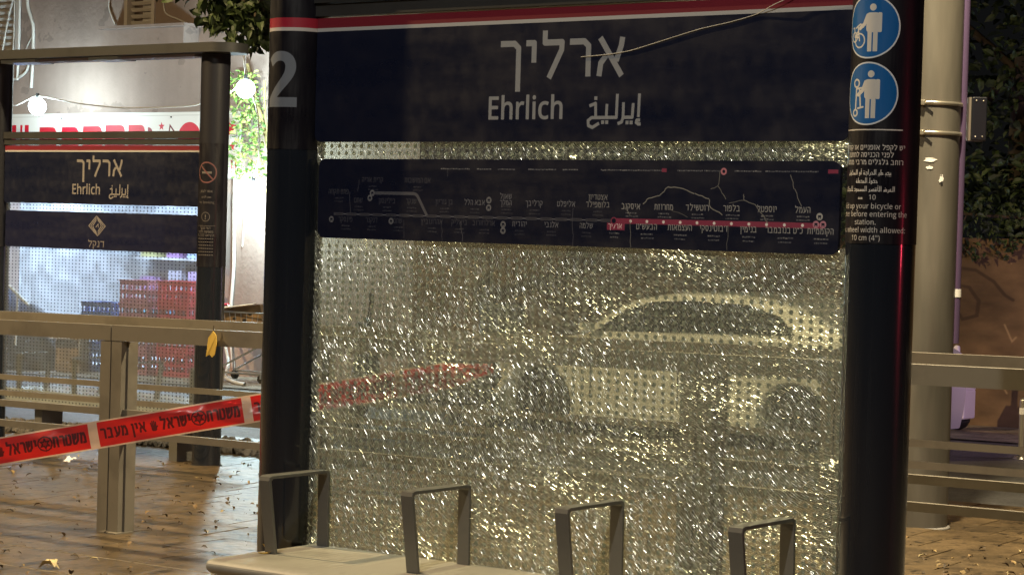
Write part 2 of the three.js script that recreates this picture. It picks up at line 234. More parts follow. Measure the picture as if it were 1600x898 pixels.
// ---------------------------------------------------------------- street lamps outside the picture, whose light it shows
function streetLamp(L, label) {
  const [hx, hy, hz] = L.head, [fx, fz] = L.foot, base = gy(fx, fz) - .02, t = thing('street_lamp', label, 'street lamp', [fx, base, fz], 0, undefined);
  part('base_plate', cyl(.16, .14, .05), M.steel, t); part('pole', cyl(.09, .05, hy + .15 - base), M.steel, t);
  const dx = hx - fx, dz = hz - fz, H = hy - base; part('arm', tube([[0, H + .05, 0], [dx * .4, H + .2, dz * .4], [dx * .8, H + .12, dz * .8]], .035), M.steel, t);
  lampHead(t, L, dx, H, dz); return t;
}
function lampHead(t, L, dx, H, dz) {
  const a = Math.atan2(-dz, dx), head = part('lamp_head', rbox(.62, .1, .26, .04), M.beam, t); head.position.set(dx, H + .08, dz); head.rotation.y = a;
  const lens = part('lamp_lens', rbox(.44, .02, .2, .008), std({ color: lin(.9, .9, .9), emissive: lin(...L.color), emissiveIntensity: 9 }), t); lens.position.set(dx, H + .022, dz); lens.rotation.y = a;
  const s = new THREE.SpotLight(lin(...L.color), L.I, 0, 1.42, .35, 2); s.position.set(dx, H - .01, dz); s.target.position.set(dx, 0, dz); s.castShadow = true; s.shadow.radius = 4; s.name = 'lamp_glow'; t.add(s, s.target);
}
streetLamp(LAMP_FRONT, 'tall steel street lamp on the tram side of the stop');
streetLamp(LAMP_SIDE, 'steel street lamp farther down the street beyond the fence panels');

// ---------------------------------------------------------------- the shop building on the left
{
  const Z = -13.3, t = thing('shop_building', 'pale plastered building with slatted shutters behind the far shelter', 'building', [-17, gy(-17, Z) - .05, Z]);
  const X = (x) => x + 17, Y = (y) => y - t.position.y;
  const wx = [[-18.6, -17.47, 3.66, 5.2], [-15.4, -14.93, 3.93, 5.0]];   // two shuttered windows
  const pieces = [boxAt(X(-26), X(-17.75), 0, Y(2.05), -.35, 0), boxAt(X(-13.75), X(-10.6), 0, Y(2.05), -.35, 0)], sx = [-26, -18.6, -17.47, -15.4, -14.93, -10.6];
  for (let i = 0; i < 5; i++) { const w = wx.find((q) => q[0] === sx[i]); if (!w) pieces.push(boxAt(X(sx[i]), X(sx[i + 1]), Y(2.05), 7.5, -.35, 0)); else pieces.push(boxAt(X(w[0]), X(w[1]), Y(2.05), Y(w[2]), -.35, 0), boxAt(X(w[0]), X(w[1]), Y(w[3]), 7.5, -.35, 0)); }
  // the lit shop behind the open front
  const inn = std({ color: lin(.7, .72, .74), map: grain, roughness: .7 }); part('shop_back_wall', boxAt(X(-17.9), X(-13.6), 0, Y(2.5), -2.6, -2.5), inn, t); part('shop_ceiling', boxAt(X(-17.9), X(-13.6), Y(2.4), Y(2.5), -2.5, -.36), inn, t); part('shop_side_wall', boxAt(X(-17.9), X(-17.78), 0, Y(2.4), -2.5, -.36), inn, t); part('shop_side_wall', boxAt(X(-13.72), X(-13.6), 0, Y(2.4), -2.5, -.36), inn, t); part('shop_floor', boxAt(X(-17.9), X(-13.6), 0, .06, -2.5, 0), inn, t);
  for (const y of [.5, .95, 1.4, 1.85]) part('shop_shelf', boxAt(X(-17.5), X(-14.2), y, y + .03, -2.5, -2.15), inn, t); { const r = rng(9); for (const y of [.53, .98, 1.43]) for (let x = -17.4; x < -14.3; x += .22 + r() * .25) { const w = .14 + r() * .2, h = .14 + r() * .22; part('shelf_goods', boxAt(X(x), X(x + w), y, y + h, -2.45, -2.2), std({ color: lin(.05 + .4 * r(), .05 + .3 * r(), .1 + .4 * r()), roughness: .6 }), t); x += w * .5; } }
  for (const x of [-16.8, -14.8]) { part('shop_lamp', boxAt(X(x) - .6, X(x) + .6, Y(2.35), Y(2.385), -1.25, -1.1), std({ color: lin(.9, .9, .9), emissive: lin(.75, .9, 1.1), emissiveIntensity: 16 }), t); const a = new THREE.RectAreaLight(lin(.75, .92, 1.15), 330, 1.2, .15); a.position.set(X(x), Y(2.34), -1.175); a.rotation.x = -Math.PI / 2; t.add(a); }
  part('wall', pieces, M.plaster, t); part('roof', boxAt(X(-26.2), X(-10.4), 7.5, 7.7, -6, .15), M.concrete, t); part('side_wall', boxAt(X(-10.9), X(-10.6), 0, 7.5, -6, -.36), M.plaster, t);
  const slatMat = std({ color: lin(.62, .58, .54), roughness: .7 }), gap = slatMat;
  for (const [x0, x1, y0, y1] of wx) {
    const w = part('window', boxAt(X(x0), X(x1), Y(y0), Y(y1), -.3, -.26), gap, t), f = .035;
    part('frame', [boxAt(X(x0) - f, X(x0) + .02, Y(y0) - f, Y(y1), -.1, .025), boxAt(X(x1) - .02, X(x1) + f, Y(y0) - f, Y(y1), -.1, .025), boxAt(X(x0) + .02, X(x1) - .02, Y(y0) - f, Y(y0) + .012, -.1, .027)], slatMat, w);
    for (let y = y0 + .05; y < Math.min(y1, 4.7); y += .082) { const s = part('slat', box(x1 - x0 - .05, .045, .014, 0, 0, 0), slatMat, w); s.position.set(X((x0 + x1) / 2), Y(y), -.05); s.rotation.x = .6; }
  }
  part('ledge', [boxAt(X(-15.56), X(-14.13), Y(3.6), Y(3.88), 0.002, .26), boxAt(X(-15.62), X(-14.07), Y(3.88), Y(3.915), 0.002, .31)], M.plaster, t);
  // conduits and cables fixed to the wall
  const pipes = [[[[-17.28, 4.5], [-17.25, 4.25], [-17.14, 4.0], [-17.13, 3.6], [-17.15, 3.2]], .022], [[[-17.42, 5], [-17.415, 4.0], [-17.43, 3.3]], .02], [[[-17.52, 5], [-17.53, 3.75], [-17.6, 3.62], [-17.75, 3.66], [-17.62, 4.2], [-17.5, 4.5]], .012], [[[-17.12, 3.95], [-17.3, 3.68], [-17.45, 3.45]], .009], [[[-17.2, 3.56], [-17.25, 3.42], [-17.42, 3.33], [-17.6, 3.31]], .018], [[[-13.43, 2.55], [-13.44, 1.9], [-13.42, 1.0], [-13.46, .3], [-13.38, -.2]], .022], [[[-13.3, 2.2], [-13.28, 1.6], [-13.3, 1.25]], .009], [[[-15.6, 3.97], [-15.72, 4.2], [-15.66, 4.6]], .012], [[[-14.8, 4.6], [-14.72, 4.1], [-14.5, 4.0], [-14.3, 3.93]], .01]];
  for (const [pts, rr] of pipes) part('conduit', tube(pts.map(([x, y]) => [X(x), Y(y), .004 + rr]), rr, 40), M.pipe, t);
  part('junction_box', rbox(.1, .12, .05, .008, X(-13.16), Y(2.16), .026), M.white, t);
}
// banner over the shop
{
  const X0 = -17.9, X1 = -13.36, Y0 = 2.06, Y1 = 2.86, pm = 440;
  const map = canvasTex(2000, Math.round((Y1 - Y0) * pm), (g, w, h) => {
    g.fillStyle = '#ddd8d2'; g.fillRect(0, 0, w, h); const px = (x) => (x - X0) * pm, py = (y) => (Y1 - y) * pm, red = '#c4122a';
    g.fillStyle = '#b9b2aa'; g.fillRect(0, 14, w, 3); g.fillStyle = red; star(g, px(-14.69), py(2.69), 24); star(g, px(-13.47), py(2.44), 26);
    g.fillRect(px(-17.62), py(2.72), 22, 200); g.fillRect(px(-17.5), py(2.72), 40, 200); g.fillRect(px(-17.33), py(2.72), 18, 200); g.fillRect(px(-17.24), py(2.72), 34, 200);
    const blob = (x0, x1, top, c) => { g.fillStyle = c; g.beginPath(); g.moveTo(px(x0), py(2.2)); g.lineTo(px(x0), py(top)); g.lineTo(px(x1) - 40, py(top)); g.quadraticCurveTo(px(x1), py(top), px(x1), py(top) + 50); g.lineTo(px(x1), py(2.2)); g.fill(); };
    blob(-16.95, -16.62, 2.69, '#b3202e'); blob(-16.52, -16.2, 2.69, red); blob(-16.12, -15.76, 2.7, '#cf1f2c'); blob(-15.7, -15.34, 2.71, red); blob(-15.28, -14.98, 2.71, red); blob(-14.93, -14.84, 2.68, '#8f2a33');
    g.fillStyle = red; g.beginPath(); g.arc(px(-14.2), py(2.54), 88, Math.PI, 0); g.fill(); g.fillRect(px(-14.2) - 88, py(2.54), 176, 20); g.strokeStyle = '#ddd8d2'; g.lineWidth = 12; for (const s of [-1, 1]) { g.beginPath(); g.arc(px(-14.2) + s * 38, py(2.545), 28, Math.PI * 1.1, Math.PI * 1.9); g.stroke(); }
    g.strokeStyle = '#6b1a22'; g.lineWidth = 9; g.beginPath(); g.moveTo(px(-14.56), py(2.58)); g.lineTo(px(-14.54), py(2.7)); g.lineTo(px(-14.42), py(2.58)); g.stroke();
    g.fillStyle = red; g.beginPath(); g.moveTo(px(-13.6), py(2.75)); g.lineTo(px(-13.4), py(2.69)); g.lineTo(px(-13.52), py(2.58)); g.fill(); hebrew(g, 'נו', px(-13.39), py(2.27), 44, red, .2);
  });
  const t = thing('shop_banner', 'long white shop banner with bold red letters and stars', 'banner', [(X0 + X1) / 2, Y0, -13.29]);
  const wd = X1 - X0, ht = Y1 - Y0; part('board', boxAt(-wd / 2, wd / 2, 0, ht, 0, .03), M.white, t); const f = new THREE.PlaneGeometry(wd - .01, ht - .01); part('print', f.translate(0, ht / 2, .034), std({ map, roughness: .6 }), t);
  for (const [x, y] of [[-2.0, .74], [-.9, .74], [1.1, .74]]) part('screw', new THREE.SphereGeometry(.011, 8, 6).translate(x, y, .036), M.black, t);
}
// bare bulbs strung on a cable
function bulb(x, y, z, label, r = .055, I = BULB_I) {
  const t = thing('light_bulb', label, 'light bulb', [x, y, z], 0, 'bare bulbs strung over the shop front');
  part('socket', cyl(.024, .02, .07, 0, r * .85, 0, 12), M.black, t);
  part('lamp_glass', new THREE.SphereGeometry(r, 20, 14), std({ color: lin(.9, .95, .95), emissive: lin(...BULB_COLOR), emissiveIntensity: 16 }), t);
  const p = new THREE.PointLight(lin(...BULB_COLOR), I, 0, 2); p.castShadow = true; p.shadow.radius = r / .02; p.name = 'bulb_glow'; t.add(p); return t;
}
bulb(-16.115, 2.9, -12.5, 'bare white bulb shining above the red banner letters', .11, BULB_I * .75);
bulb(-12.545, 3.06, -12.5, 'bare white bulb hanging high beside the climbing plant', .11, BULB_I * 1.1);
bulb(-12.71, 1.91, -12.84, 'glaring bulb low on the wall under the small junction box', .115, BULB_I * 1.4);
single('light_cable', [tube([[-17.6, 2.94, -12.7], [-16.6, 2.92, -12.55], [-16.115, 3.03, -12.5], [-15.4, 2.93, -12.5], [-14.5, 2.86, -12.5], [-13.4, 2.88, -12.5], [-12.8, 3.02, -12.5], [-12.545, 3.19, -12.5]], .009, 60), tube([[-12.545, 3.19, -12.5], [-12.66, 3.5, -12.6], [-12.9, 3.95, -13.3]], .012), tube([[-12.545, 3.19, -12.5], [-12.35, 2.8, -12.5], [-12.5, 2.3, -12.7], [-12.71, 2.05, -12.84]], .009)], M.pipe, 'thin white cable looping between the bare bulbs', 'cable');
// striped cloth hanging below the banner's end
{
  const map = canvasTex(64, 512, (g, w, h) => { g.fillStyle = '#d9dde2'; g.fillRect(0, 0, w, h); g.fillStyle = '#7d93b4'; for (let i = 0; i < 14; i++) g.fillRect(0, i * 37 + 6, w, 17); });
  const g = new THREE.PlaneGeometry(.34, .98, 14, 1), p = g.attributes.position; for (let i = 0; i < p.count; i++) p.setZ(i, .02 * Math.sin(p.getX(i) * 50)); g.computeVertexNormals();
  single('striped_cloth', g.translate(-13.66, 1.43, -13.22), std({ map, roughness: .9, side: THREE.DoubleSide }), 'blue and white striped cloth hanging under the banner', 'cloth');
}
// climbing plant
{
  const t = thing('climbing_plant', 'leafy green climber on the wall lit by the bulbs', 'plant', [-13.0, gy(-13, -13.2), -13.2]), y0 = t.position.y;
  part('stem', [tube([[.5, 0, .0], [.48, 1.2, .04], [.4, 2.0, .05], [.22, 2.7, .05], [.05, 3.2, .06], [-.15, 3.7, .06]], .022, 40), tube([[.4, 2.2, .05], [.2, 2.45, .08], [.0, 2.75, .06], [-.2, 3.1, .06]], .013), tube([[.3, 2.5, .05], [.2, 3.1, .1], [.16, 3.5, .08]], .013), tube([[.42, 1.9, .06], [.24, 2.2, .1], [.06, 2.5, .08], [-.1, 2.6, .06]], .01)], std({ color: lin(.3, .24, .1), roughness: .8 }), t);
  part('foliage', leafCloud(520, 12, (r) => { const y = 2.35 + r() * 1.25; return V(-.26 + (.62 - .22 * (y - 2.4)) * r() + .1 * (r() - .5), y, .05 + .26 * r()); }, .075, [[.18, .28, .05], [.1, .2, .035], [.3, .38, .09], [.07, .14, .03], [.36, .4, .12]]), M.leaf, t);
}
// retaining wall on the right with scrawled marks, and the growth above it
{
  const wmap = canvasTex(2048, 256, (g, w, h) => {
    const im = g.createImageData(w, h); for (let j = 0; j < h; j++) for (let i = 0; i < w; i++) { const n = fbm(i / 90, j / 90, 64, 81, 6), c = fbm(i / 24, j / 14, 256, 91, 4), k = 108 + 80 * (n - .5) + 44 * (c - .5), o = (j * w + i) * 4; im.data[o] = k; im.data[o + 1] = k * .86; im.data[o + 2] = k * .68; im.data[o + 3] = 255; } g.putImageData(im, 0, 0);
    const pm = w / 19, px = (x) => (x + 10.6) * pm, py = (y) => h - (y + .2) * h / 1.84; g.strokeStyle = 'rgba(52,44,36,.55)'; g.lineCap = 'round'; g.lineWidth = 4;
    const path = (p) => { g.beginPath(); p.forEach(([x, y], i) => (i ? g.lineTo(px(x), py(y)) : g.moveTo(px(x), py(y)))); g.stroke(); };
    path([[-3.98, 1.36], [-3.8, 1.34], [-3.62, 1.24], [-3.5, 1.12], [-3.42, 1.08]]); path([[-4.0, 1.2], [-3.86, 1.18], [-3.76, 1.06], [-3.78, .92], [-3.92, .88], [-3.98, .96]]); g.lineWidth = 3; path([[-3.95, 1.46], [-3.7, 1.5], [-3.5, 1.44]]); path([[-9.2, .9], [-8.8, 1.1], [-8.6, .7], [-8.2, 1.0]]);
    g.strokeStyle = 'rgba(214,196,160,.5)'; g.lineWidth = 2; path([[-3.55, .5], [-3.5, .42], [-3.54, .34], [-3.46, .22]]); path([[-3.5, .85], [-3.42, .7], [-3.38, .74]]); path([[-3.3, .34], [-3.22, .5]]);
  });
  const t = thing('retaining_wall', 'rough brown retaining wall with dark scrawled marks', 'wall', [-1.1, gy(-4, -13.3) - .1, -13.3]), face = new THREE.PlaneGeometry(19, 1.84, 120, 14), p = face.attributes.position, rr = rng(8);
  for (let i = 0; i < p.count; i++) { const x = p.getX(i), y = p.getY(i); if (Math.abs(x) < 9.4 && Math.abs(y) < .91) p.setZ(i, .05 * (fbm(x * 2 + 50, y * 2 + 50, 512, 4, 4) - .5) * 2); } face.computeVertexNormals();
  part('stone_face', face.translate(0, .92, .06), std({ map: wmap, roughness: .95, bumpMap: bumpFine, bumpScale: .006, color: lin(.8, .72, .6) }), t); part('core', boxAt(-9.5, 9.5, 0, 1.8, -.5, -.01), M.concrete, t);
}
function tree(name, label, x, z, h, r0, crowns, leaves, size, tints, seed, hang, group) {
  const base = gy(x, z) - .05, t = thing(name, label, 'tree', [x, base, z], 0, group), r = rng(seed), limbs = [new THREE.TubeGeometry(new THREE.CatmullRomCurve3([V(0, 0, 0), V(.05, h * .35, .03), V(-.03, h * .7, 0), V(.02, h, .02)]), 24, r0, 9)];
  for (const [cx, cy, cz] of crowns) limbs.push(tube([[0, Math.min(h, cy * .8), 0], [cx * .5, (cy + h) * .5, cz * .5], [cx, cy, cz]], r0 * .35, 14, 6));
  part('trunk', limbs, M.bark, t);
  part('crown', leafCloud(leaves, seed + 1, (q) => { const c = crowns[Math.floor(q() * crowns.length)], a = q() * 6.283, b = Math.acos(2 * q() - 1), k = Math.pow(q(), .5); return V(c[0] + Math.sin(b) * Math.cos(a) * c[3] * k, c[1] + Math.cos(b) * c[4] * k, c[2] + Math.sin(b) * Math.sin(a) * c[5] * k); }, size, tints, hang), M.leaf, t); return t;
}
{ const t = thing('wall_ivy', 'dark ivy hanging over the top of the scrawled wall', 'ivy', [-3.6, 1.68, -13.3]); const dg = [[.022, .042, .012], [.034, .058, .015], [.015, .03, .01], [.05, .08, .022]];
  part('vine', [tube([[-1.6, .1, .0], [-.6, .14, .1], [.4, .1, .06], [1.6, .12, .05]], .015), tube([[-.3, .12, .1], [-.35, -.1, .13], [-.2, -.3, .12]], .007)], M.bark, t); part('foliage', leafCloud(900, 77, (r) => { const x = -1.7 + 3.6 * r(), d = .12 + .28 * fbm(x * 2 + 20, 3, 128, 5, 3); return V(x, .25 - Math.pow(r(), .8) * d * 2.0, .08 + .12 * r()); }, .075, dg, .9), M.leaf, t); }
const darkGreen = [[.022, .042, .012], [.034, .058, .015], [.015, .03, .01], [.05, .08, .022]];
tree('street_tree', 'leafy tree drooping broad dark leaves over the far shelter', -7.6, -8.0, 4.4, .12, [[-.6, 3.95, 0, .75, .55, .6], [-1.2, 4.15, 0, .8, .5, .5], [.1, 4.0, .1, .7, .6, .5], [-.35, 3.5, .1, .3, .28, .3], [-1.55, 4.05, .1, .5, .3, .3], [-2.45, 3.96, 0, .08, .12, .1], [-.8, 3.6, 0, .35, .2, .2]], 1250, .13, darkGreen, 31, 1.1);
tree('hedge_tree', 'bushy dark tree above the scrawled brown wall', -3.9, -14.4, 3.6, .12, [[-.2, 3.1, .4, 1.2, 1.3, .7], [.9, 3.6, .2, 1.1, 1.4, .8], [-1.3, 4.2, .2, 1.2, 1.4, .8], [.4, 2.2, .6, 1.0, .5, .4], [.3, 4.8, 0, 1.5, 1.0, .8]], 3000, .14, darkGreen, 41, 0, 'trees above the retaining wall');
tree('hedge_tree', 'broad dark tree behind the white car', -8.6, -14.8, 3.8, .14, [[0, 3, .3, 1.7, 1.4, .8], [1.8, 3.4, .1, 1.6, 1.3, .8], [-1.2, 4.4, 0, 1.7, 1.4, .9], [2.9, 2.6, .3, 1.2, .9, .5]], 2600, .15, darkGreen, 51, 0, 'trees above the retaining wall');

// ---------------------------------------------------------------- printed faces of the shelters
const NAVY = '#14192d', NAVY2 = '#1a1e38';
function nameFace(ink) { // the station's name board: 2.04 m x 0.373 m
  return canvasTex(2048, 375, (g, w, h) => {
    g.fillStyle = NAVY; g.fillRect(0, 0, w, h); const pm = w / 2.04, px = (x) => (x + .02) * pm, py = (y) => (2.2 - y) * pm;
    hebrew(g, 'ארליך', px(1.262), py(2.146), .119 * pm, ink, .165, 1.16);
    g.fillStyle = ink; g.save(); g.translate(px(.717), py(1.898)); const fs = .0975 * pm; g.font = fs + 'px sans-serif'; g.scale(.306 * pm / g.measureText('Ehrlich').width, 1); g.fillText('Ehrlich', 0, 0); g.lineWidth = 3.4; g.strokeStyle = ink; g.strokeText('Ehrlich', 0, 0); g.restore();
    arabicName(g, px(1.312), py(1.972), .072 * pm, ink, 1.16);
    const r = rng(3); g.fillStyle = 'rgba(150,150,140,.10)'; for (let i = 0; i < 260; i++) g.fillRect(r() * w, r() * h, 1 + r() * 3, 1 + r() * 1.5); g.strokeStyle = 'rgba(130,130,125,.12)'; for (let i = 0; i < 26; i++) { g.lineWidth = .6 + r(); g.beginPath(); const x = r() * w, y = r() * h; g.moveTo(x, y); g.lineTo(x + (r() - .5) * 120, y + (r() - .5) * 14); g.stroke(); }
  });
}
const mapFace = canvasTex(2048, 274, (g, w, h) => { // the line map: 2.0 m x 0.2676 m
  g.fillStyle = NAVY; g.fillRect(0, 0, w, h); const pm = w / 2.0, px = (x) => (x - .008) * pm, py = (y) => (1.770 - y) * pm, ink = '#9b9a97', dim = '#454650', pink = '#8a3a52', r = rng(19);
  const small = (x, y, wd, c) => { g.fillStyle = c; let q = px(x) - wd / 2; while (q < px(x) + wd / 2) { const s = 3 + r() * 7; g.globalAlpha = .5 + .4 * r(); g.fillRect(q, py(y) + r() * 1.5, s, 4.2); q += s + 1.5; } g.globalAlpha = 1; };
  const label = (s, x, yTop, c, hh = .0175, extra = 2) => { hebrewMid(g, s, px(x), py(yTop), hh * pm, c, .15, .98); };
  g.fillStyle = pink; g.fillRect(px(1.23), py(1.5925), px(1.955) - px(1.23), .0165 * pm);
  g.fillStyle = dim; for (let x = .08; x < 1.215; x += .058) { g.fillRect(px(x), py(1.5895), .044 * pm, 10); g.fillStyle = '#3a3b44'; g.fillRect(px(x) + 8, py(1.5895) + 3, .044 * pm - 16, 4); g.fillStyle = '#7a7b82'; g.fillRect(px(x) + .044 * pm, py(1.5895) + 3.5, .014 * pm, 3); g.fillStyle = dim; }
  g.strokeStyle = '#5a5b63'; g.lineWidth = 11; g.beginPath(); g.moveTo(px(.262), py(1.657)); g.lineTo(px(.425), py(1.657)); g.quadraticCurveTo(px(.44), py(1.657), px(.447), py(1.648)); g.lineTo(px(.488), py(1.586)); g.stroke();
  const up = ['איסקוב', 'מחרוזת', 'רוטשילד', 'בלפור', 'יוספטל', 'העמל'], lo = ['הבעש"ט', 'העצמאות', "ז'בוטינסקי", 'בנימין', 'כ"ט בנובמבר', 'הקוממיות'];
  for (let i = 0; i < 12; i++) { const x = 1.292 + i * .0598; if (i < 11) { g.fillStyle = '#e6dfdc'; g.beginPath(); g.arc(px(x), py(1.5843), 5, 0, 7); g.fill(); } const s = i % 2 ? lo[(i - 1) / 2] : up[i / 2]; if (i % 2) { label(s, x, 1.5775, ink); small(x, 1.549, 44, '#8b8a88'); small(x, 1.537, 40, '#7b7b7c'); } else { label(s, x, 1.638, ink); small(x, 1.612, 40, '#8b8a88'); small(x, 1.602, 44, '#7b7b7c'); } }
  g.fillStyle = pink; g.fillRect(px(1.205), py(1.578), .066 * pm, .022 * pm); label('ארליך', 1.236, 1.5755, '#e8d2d4', .015); small(1.232, 1.549, 36, '#8b8a88'); small(1.232, 1.537, 30, '#7b7b7c');
  g.lineWidth = 4; g.strokeStyle = pink; g.fillStyle = NAVY; g.beginPath(); g.arc(px(1.23), py(1.5843), 10, 0, 7); g.fill(); g.stroke();
  const icon = (x, y, c = x < 1 ? '#74757a' : '#a9a8a4') => { g.fillStyle = c; g.beginPath(); g.arc(px(x), py(y), 11, 0, 7); g.fill(); g.fillStyle = NAVY; g.fillRect(px(x) - 5, py(y) - 4, 10, 6); g.fillRect(px(x) - 5, py(y) + 3, 3, 3); g.fillRect(px(x) + 2, py(y) + 3, 3, 3); };
  icon(1.945, 1.6105); icon(1.934, 1.588, '#b77f90'); icon(1.957, 1.588, '#b77f90'); icon(.24, 1.64); icon(.07, 1.566); icon(.335, 1.565); icon(.743, 1.64); icon(.743, 1.616); icon(.803, 1.564); icon(.803, 1.544); icon(.25, 1.657, '#77787e');
  const D = (s, x, y, c = dim) => { label(s, x, y, c, .0165); small(x, y - .027, 34, '#4d4e56'); small(x, y - .038, 40, '#45464e'); };
  D('פתח תקווה', .1, 1.668, '#4a4b53'); D('קרית אריה', .25, 1.709); D('אם המושבות', .445, 1.709); D('שחם', .19, 1.64); D('בילינסון', .316, 1.64); D('שנקר', .42, 1.64); D('בן גוריון', .56, 1.64); D('אבא הלל', .686, 1.64, '#6f7077'); D('שאול', .812, 1.661, '#6f7077'); D('המלך', .812, 1.641, '#6f7077'); D('קרליבך', .924, 1.641, '#75767c'); D('אליפלט', 1.049, 1.641, '#7a7b80'); D('אצטדיון', 1.169, 1.664, '#8b8a88'); D('בלומפילד', 1.169, 1.641, '#8b8a88');
  D('פינסקר', .134, 1.575); D('דנקנר', .251, 1.575); D('שחם', .365, 1.575); D('אהרונוביץ', .51, 1.575); D('ביאליק', .625, 1.575); D('ארלוזורוב', .725, 1.575); D('יהודית', .869, 1.575, '#6f7077'); D('אלנבי', .994, 1.575, '#75767c'); D('שלמה', 1.128, 1.575, '#7a7b80');
  for (const [x, wd] of [[.6, 120], [.72, 60], [.81, 70], [.95, 110], [1.06, 60], [1.22, 90], [1.33, 150], [1.5, 90], [1.58, 60], [1.7, 90], [1.8, 80], [1.89, 90]]) small(x, 1.742, wd, '#8d8d8c'); for (const [x, q] of [[1.4, 18], [1.968, 34]]) { g.fillStyle = pink; g.fillRect(px(x), py(1.746), q, 12); }
  g.fillStyle = '#c07a86'; g.beginPath(); g.arc(px(1.619), py(1.738), 11, 0, 7); g.fill(); g.fillStyle = NAVY; g.beginPath(); g.arc(px(1.619), py(1.738), 5, 0, 7); g.fill();
  // pale cracks running through the plate
  const crack = (p, lw, c) => { g.strokeStyle = c; g.lineWidth = lw; g.lineJoin = 'round'; for (let i = 0; i < p.length - 1; i++) { g.beginPath(); g.moveTo(px(p[i][0]), py(p[i][1])); for (let k = 1; k <= 4; k++) g.lineTo(px(lerp(p[i][0], p[i + 1][0], k / 4)) + (r() - .5) * 5, py(lerp(p[i][1], p[i + 1][1], k / 4)) + (r() - .5) * 3); g.stroke(); } };
  crack([[1.335, 1.637], [1.355, 1.655], [1.395, 1.664], [1.425, 1.69], [1.465, 1.688], [1.52, 1.672], [1.572, 1.655], [1.575, 1.632], [1.62, 1.61]], 3, '#8f8d84'); crack([[1.605, 1.737], [1.6, 1.695], [1.63, 1.655]], 2.4, '#77766f'); crack([[1.575, 1.685], [1.6, 1.695]], 2.2, '#77766f'); crack([[1.69, 1.672], [1.69, 1.655], [1.73, 1.642], [1.765, 1.6], [1.775, 1.588]], 2.6, '#83817a'); crack([[1.64, 1.645], [1.69, 1.655]], 2, '#77766f'); crack([[1.845, 1.73], [1.86, 1.69], [1.885, 1.64]], 2.6, '#7d7b75'); crack([[1.29, 1.585], [1.296, 1.503]], 2.2, '#77766f'); crack([[1.29, 1.6], [1.26, 1.64]], 2, '#77766f'); crack([[1.64, 1.58], [1.637, 1.505]], 2, '#6b6a66'); crack([[.63, 1.57], [.64, 1.505]], 2.4, '#5a5b62'); crack([[.15, 1.66], [.155, 1.59]], 2.2, '#50515a'); crack([[1.075, 1.62], [1.078, 1.505]], 2, '#50515a'); crack([[.55, 1.57], [.555, 1.505]], 2, '#484952'); crack([[.39, 1.57], [.395, 1.51]], 2, '#484952'); crack([[.19, 1.7], [.185, 1.66]], 2, '#50515a'); crack([[.57, 1.735], [.572, 1.715]], 2, '#484952'); crack([[1.43, 1.625], [1.5, 1.6]], 2, '#66655f');
});
const adFace = canvasTex(2048, 274, (g, w, h) => { // the sponsor's board on the far shelter
  g.fillStyle = NAVY2; g.fillRect(0, 0, w, h); const cx = w * .497, cy = h * .36; g.strokeStyle = '#8a8582';
  g.save(); g.translate(cx, cy); g.lineWidth = 7; for (let k = 0; k < 3; k++) { const d = 14 * k; g.beginPath(); g.moveTo(-8, -72 + d); g.lineTo(-88 + d * 1.5, 0); g.lineTo(-40 + d * .4, 38 - d * .4); g.stroke(); g.beginPath(); g.moveTo(8, 72 - d); g.lineTo(88 - d * 1.5, 0); g.lineTo(40 - d * .4, -38 + d * .4); g.stroke(); g.beginPath(); g.moveTo(-8 + d * .5, -72 + d); g.lineTo(40 - d * .3, -38 + d * .6); g.stroke(); g.beginPath(); g.moveTo(8 - d * .5, 72 - d); g.lineTo(-40 + d * .3, 38 - d * .6); g.stroke(); }
  g.beginPath(); g.moveTo(-14, 10); g.lineTo(12, -14); g.lineTo(14, 12); g.stroke(); g.restore();
  hebrewMid(g, 'דנקל', cx, h * .76, 44, '#8a8582', .15, 1.45);
});
const HALF = .098 * Math.PI; // arc length of half a pillar
function wrapFace(y0, y1, draw) { const pm = 2200; return canvasTex(Math.round(HALF * pm), Math.round((y1 - y0) * pm), (g, w, h) => { g.fillStyle = '#14131b'; g.fillRect(0, 0, w, h); draw(g, (a) => w / 2 + a * pm, (y) => (y1 - y) * pm, pm, w, h); }); }
const wrapNumber = wrapFace(1.80, 2.32, (g, px, py, pm, w) => {
  g.fillStyle = '#a3283a'; g.fillRect(0, py(2.245), w, .033 * pm); g.fillStyle = '#c9c2bc'; g.fillRect(0, py(2.212), w, .012 * pm);
  g.fillStyle = '#747a84'; g.font = 'bold ' + .262 * pm + 'px sans-serif'; const tw = g.measureText('2').width; g.save(); g.translate(px(.012), py(1.942)); g.scale(.95, 1); g.fillText('2', -tw / 2, 0); g.restore();
});
function person(g, x, y, s) { // a walker seen from the front, feet at (x, y)
  g.beginPath(); g.arc(x, y - .93 * s, .075 * s, 0, 7); g.fill(); g.beginPath(); g.roundRect(x - .15 * s, y - .82 * s, .3 * s, .42 * s, .08 * s); g.fill(); g.fillRect(x - .115 * s, y - .46 * s, .1 * s, .46 * s); g.fillRect(x + .015 * s, y - .46 * s, .1 * s, .46 * s); g.beginPath(); g.roundRect(x + .11 * s, y - .82 * s, .09 * s, .42 * s, .03 * s); g.fill();
  g.lineWidth = .085 * s; g.lineCap = g.lineJoin = 'round'; g.beginPath(); g.moveTo(x - .12 * s, y - .76 * s); g.lineTo(x - .2 * s, y - .58 * s); g.lineTo(x - .32 * s, y - .5 * s); g.stroke();
}
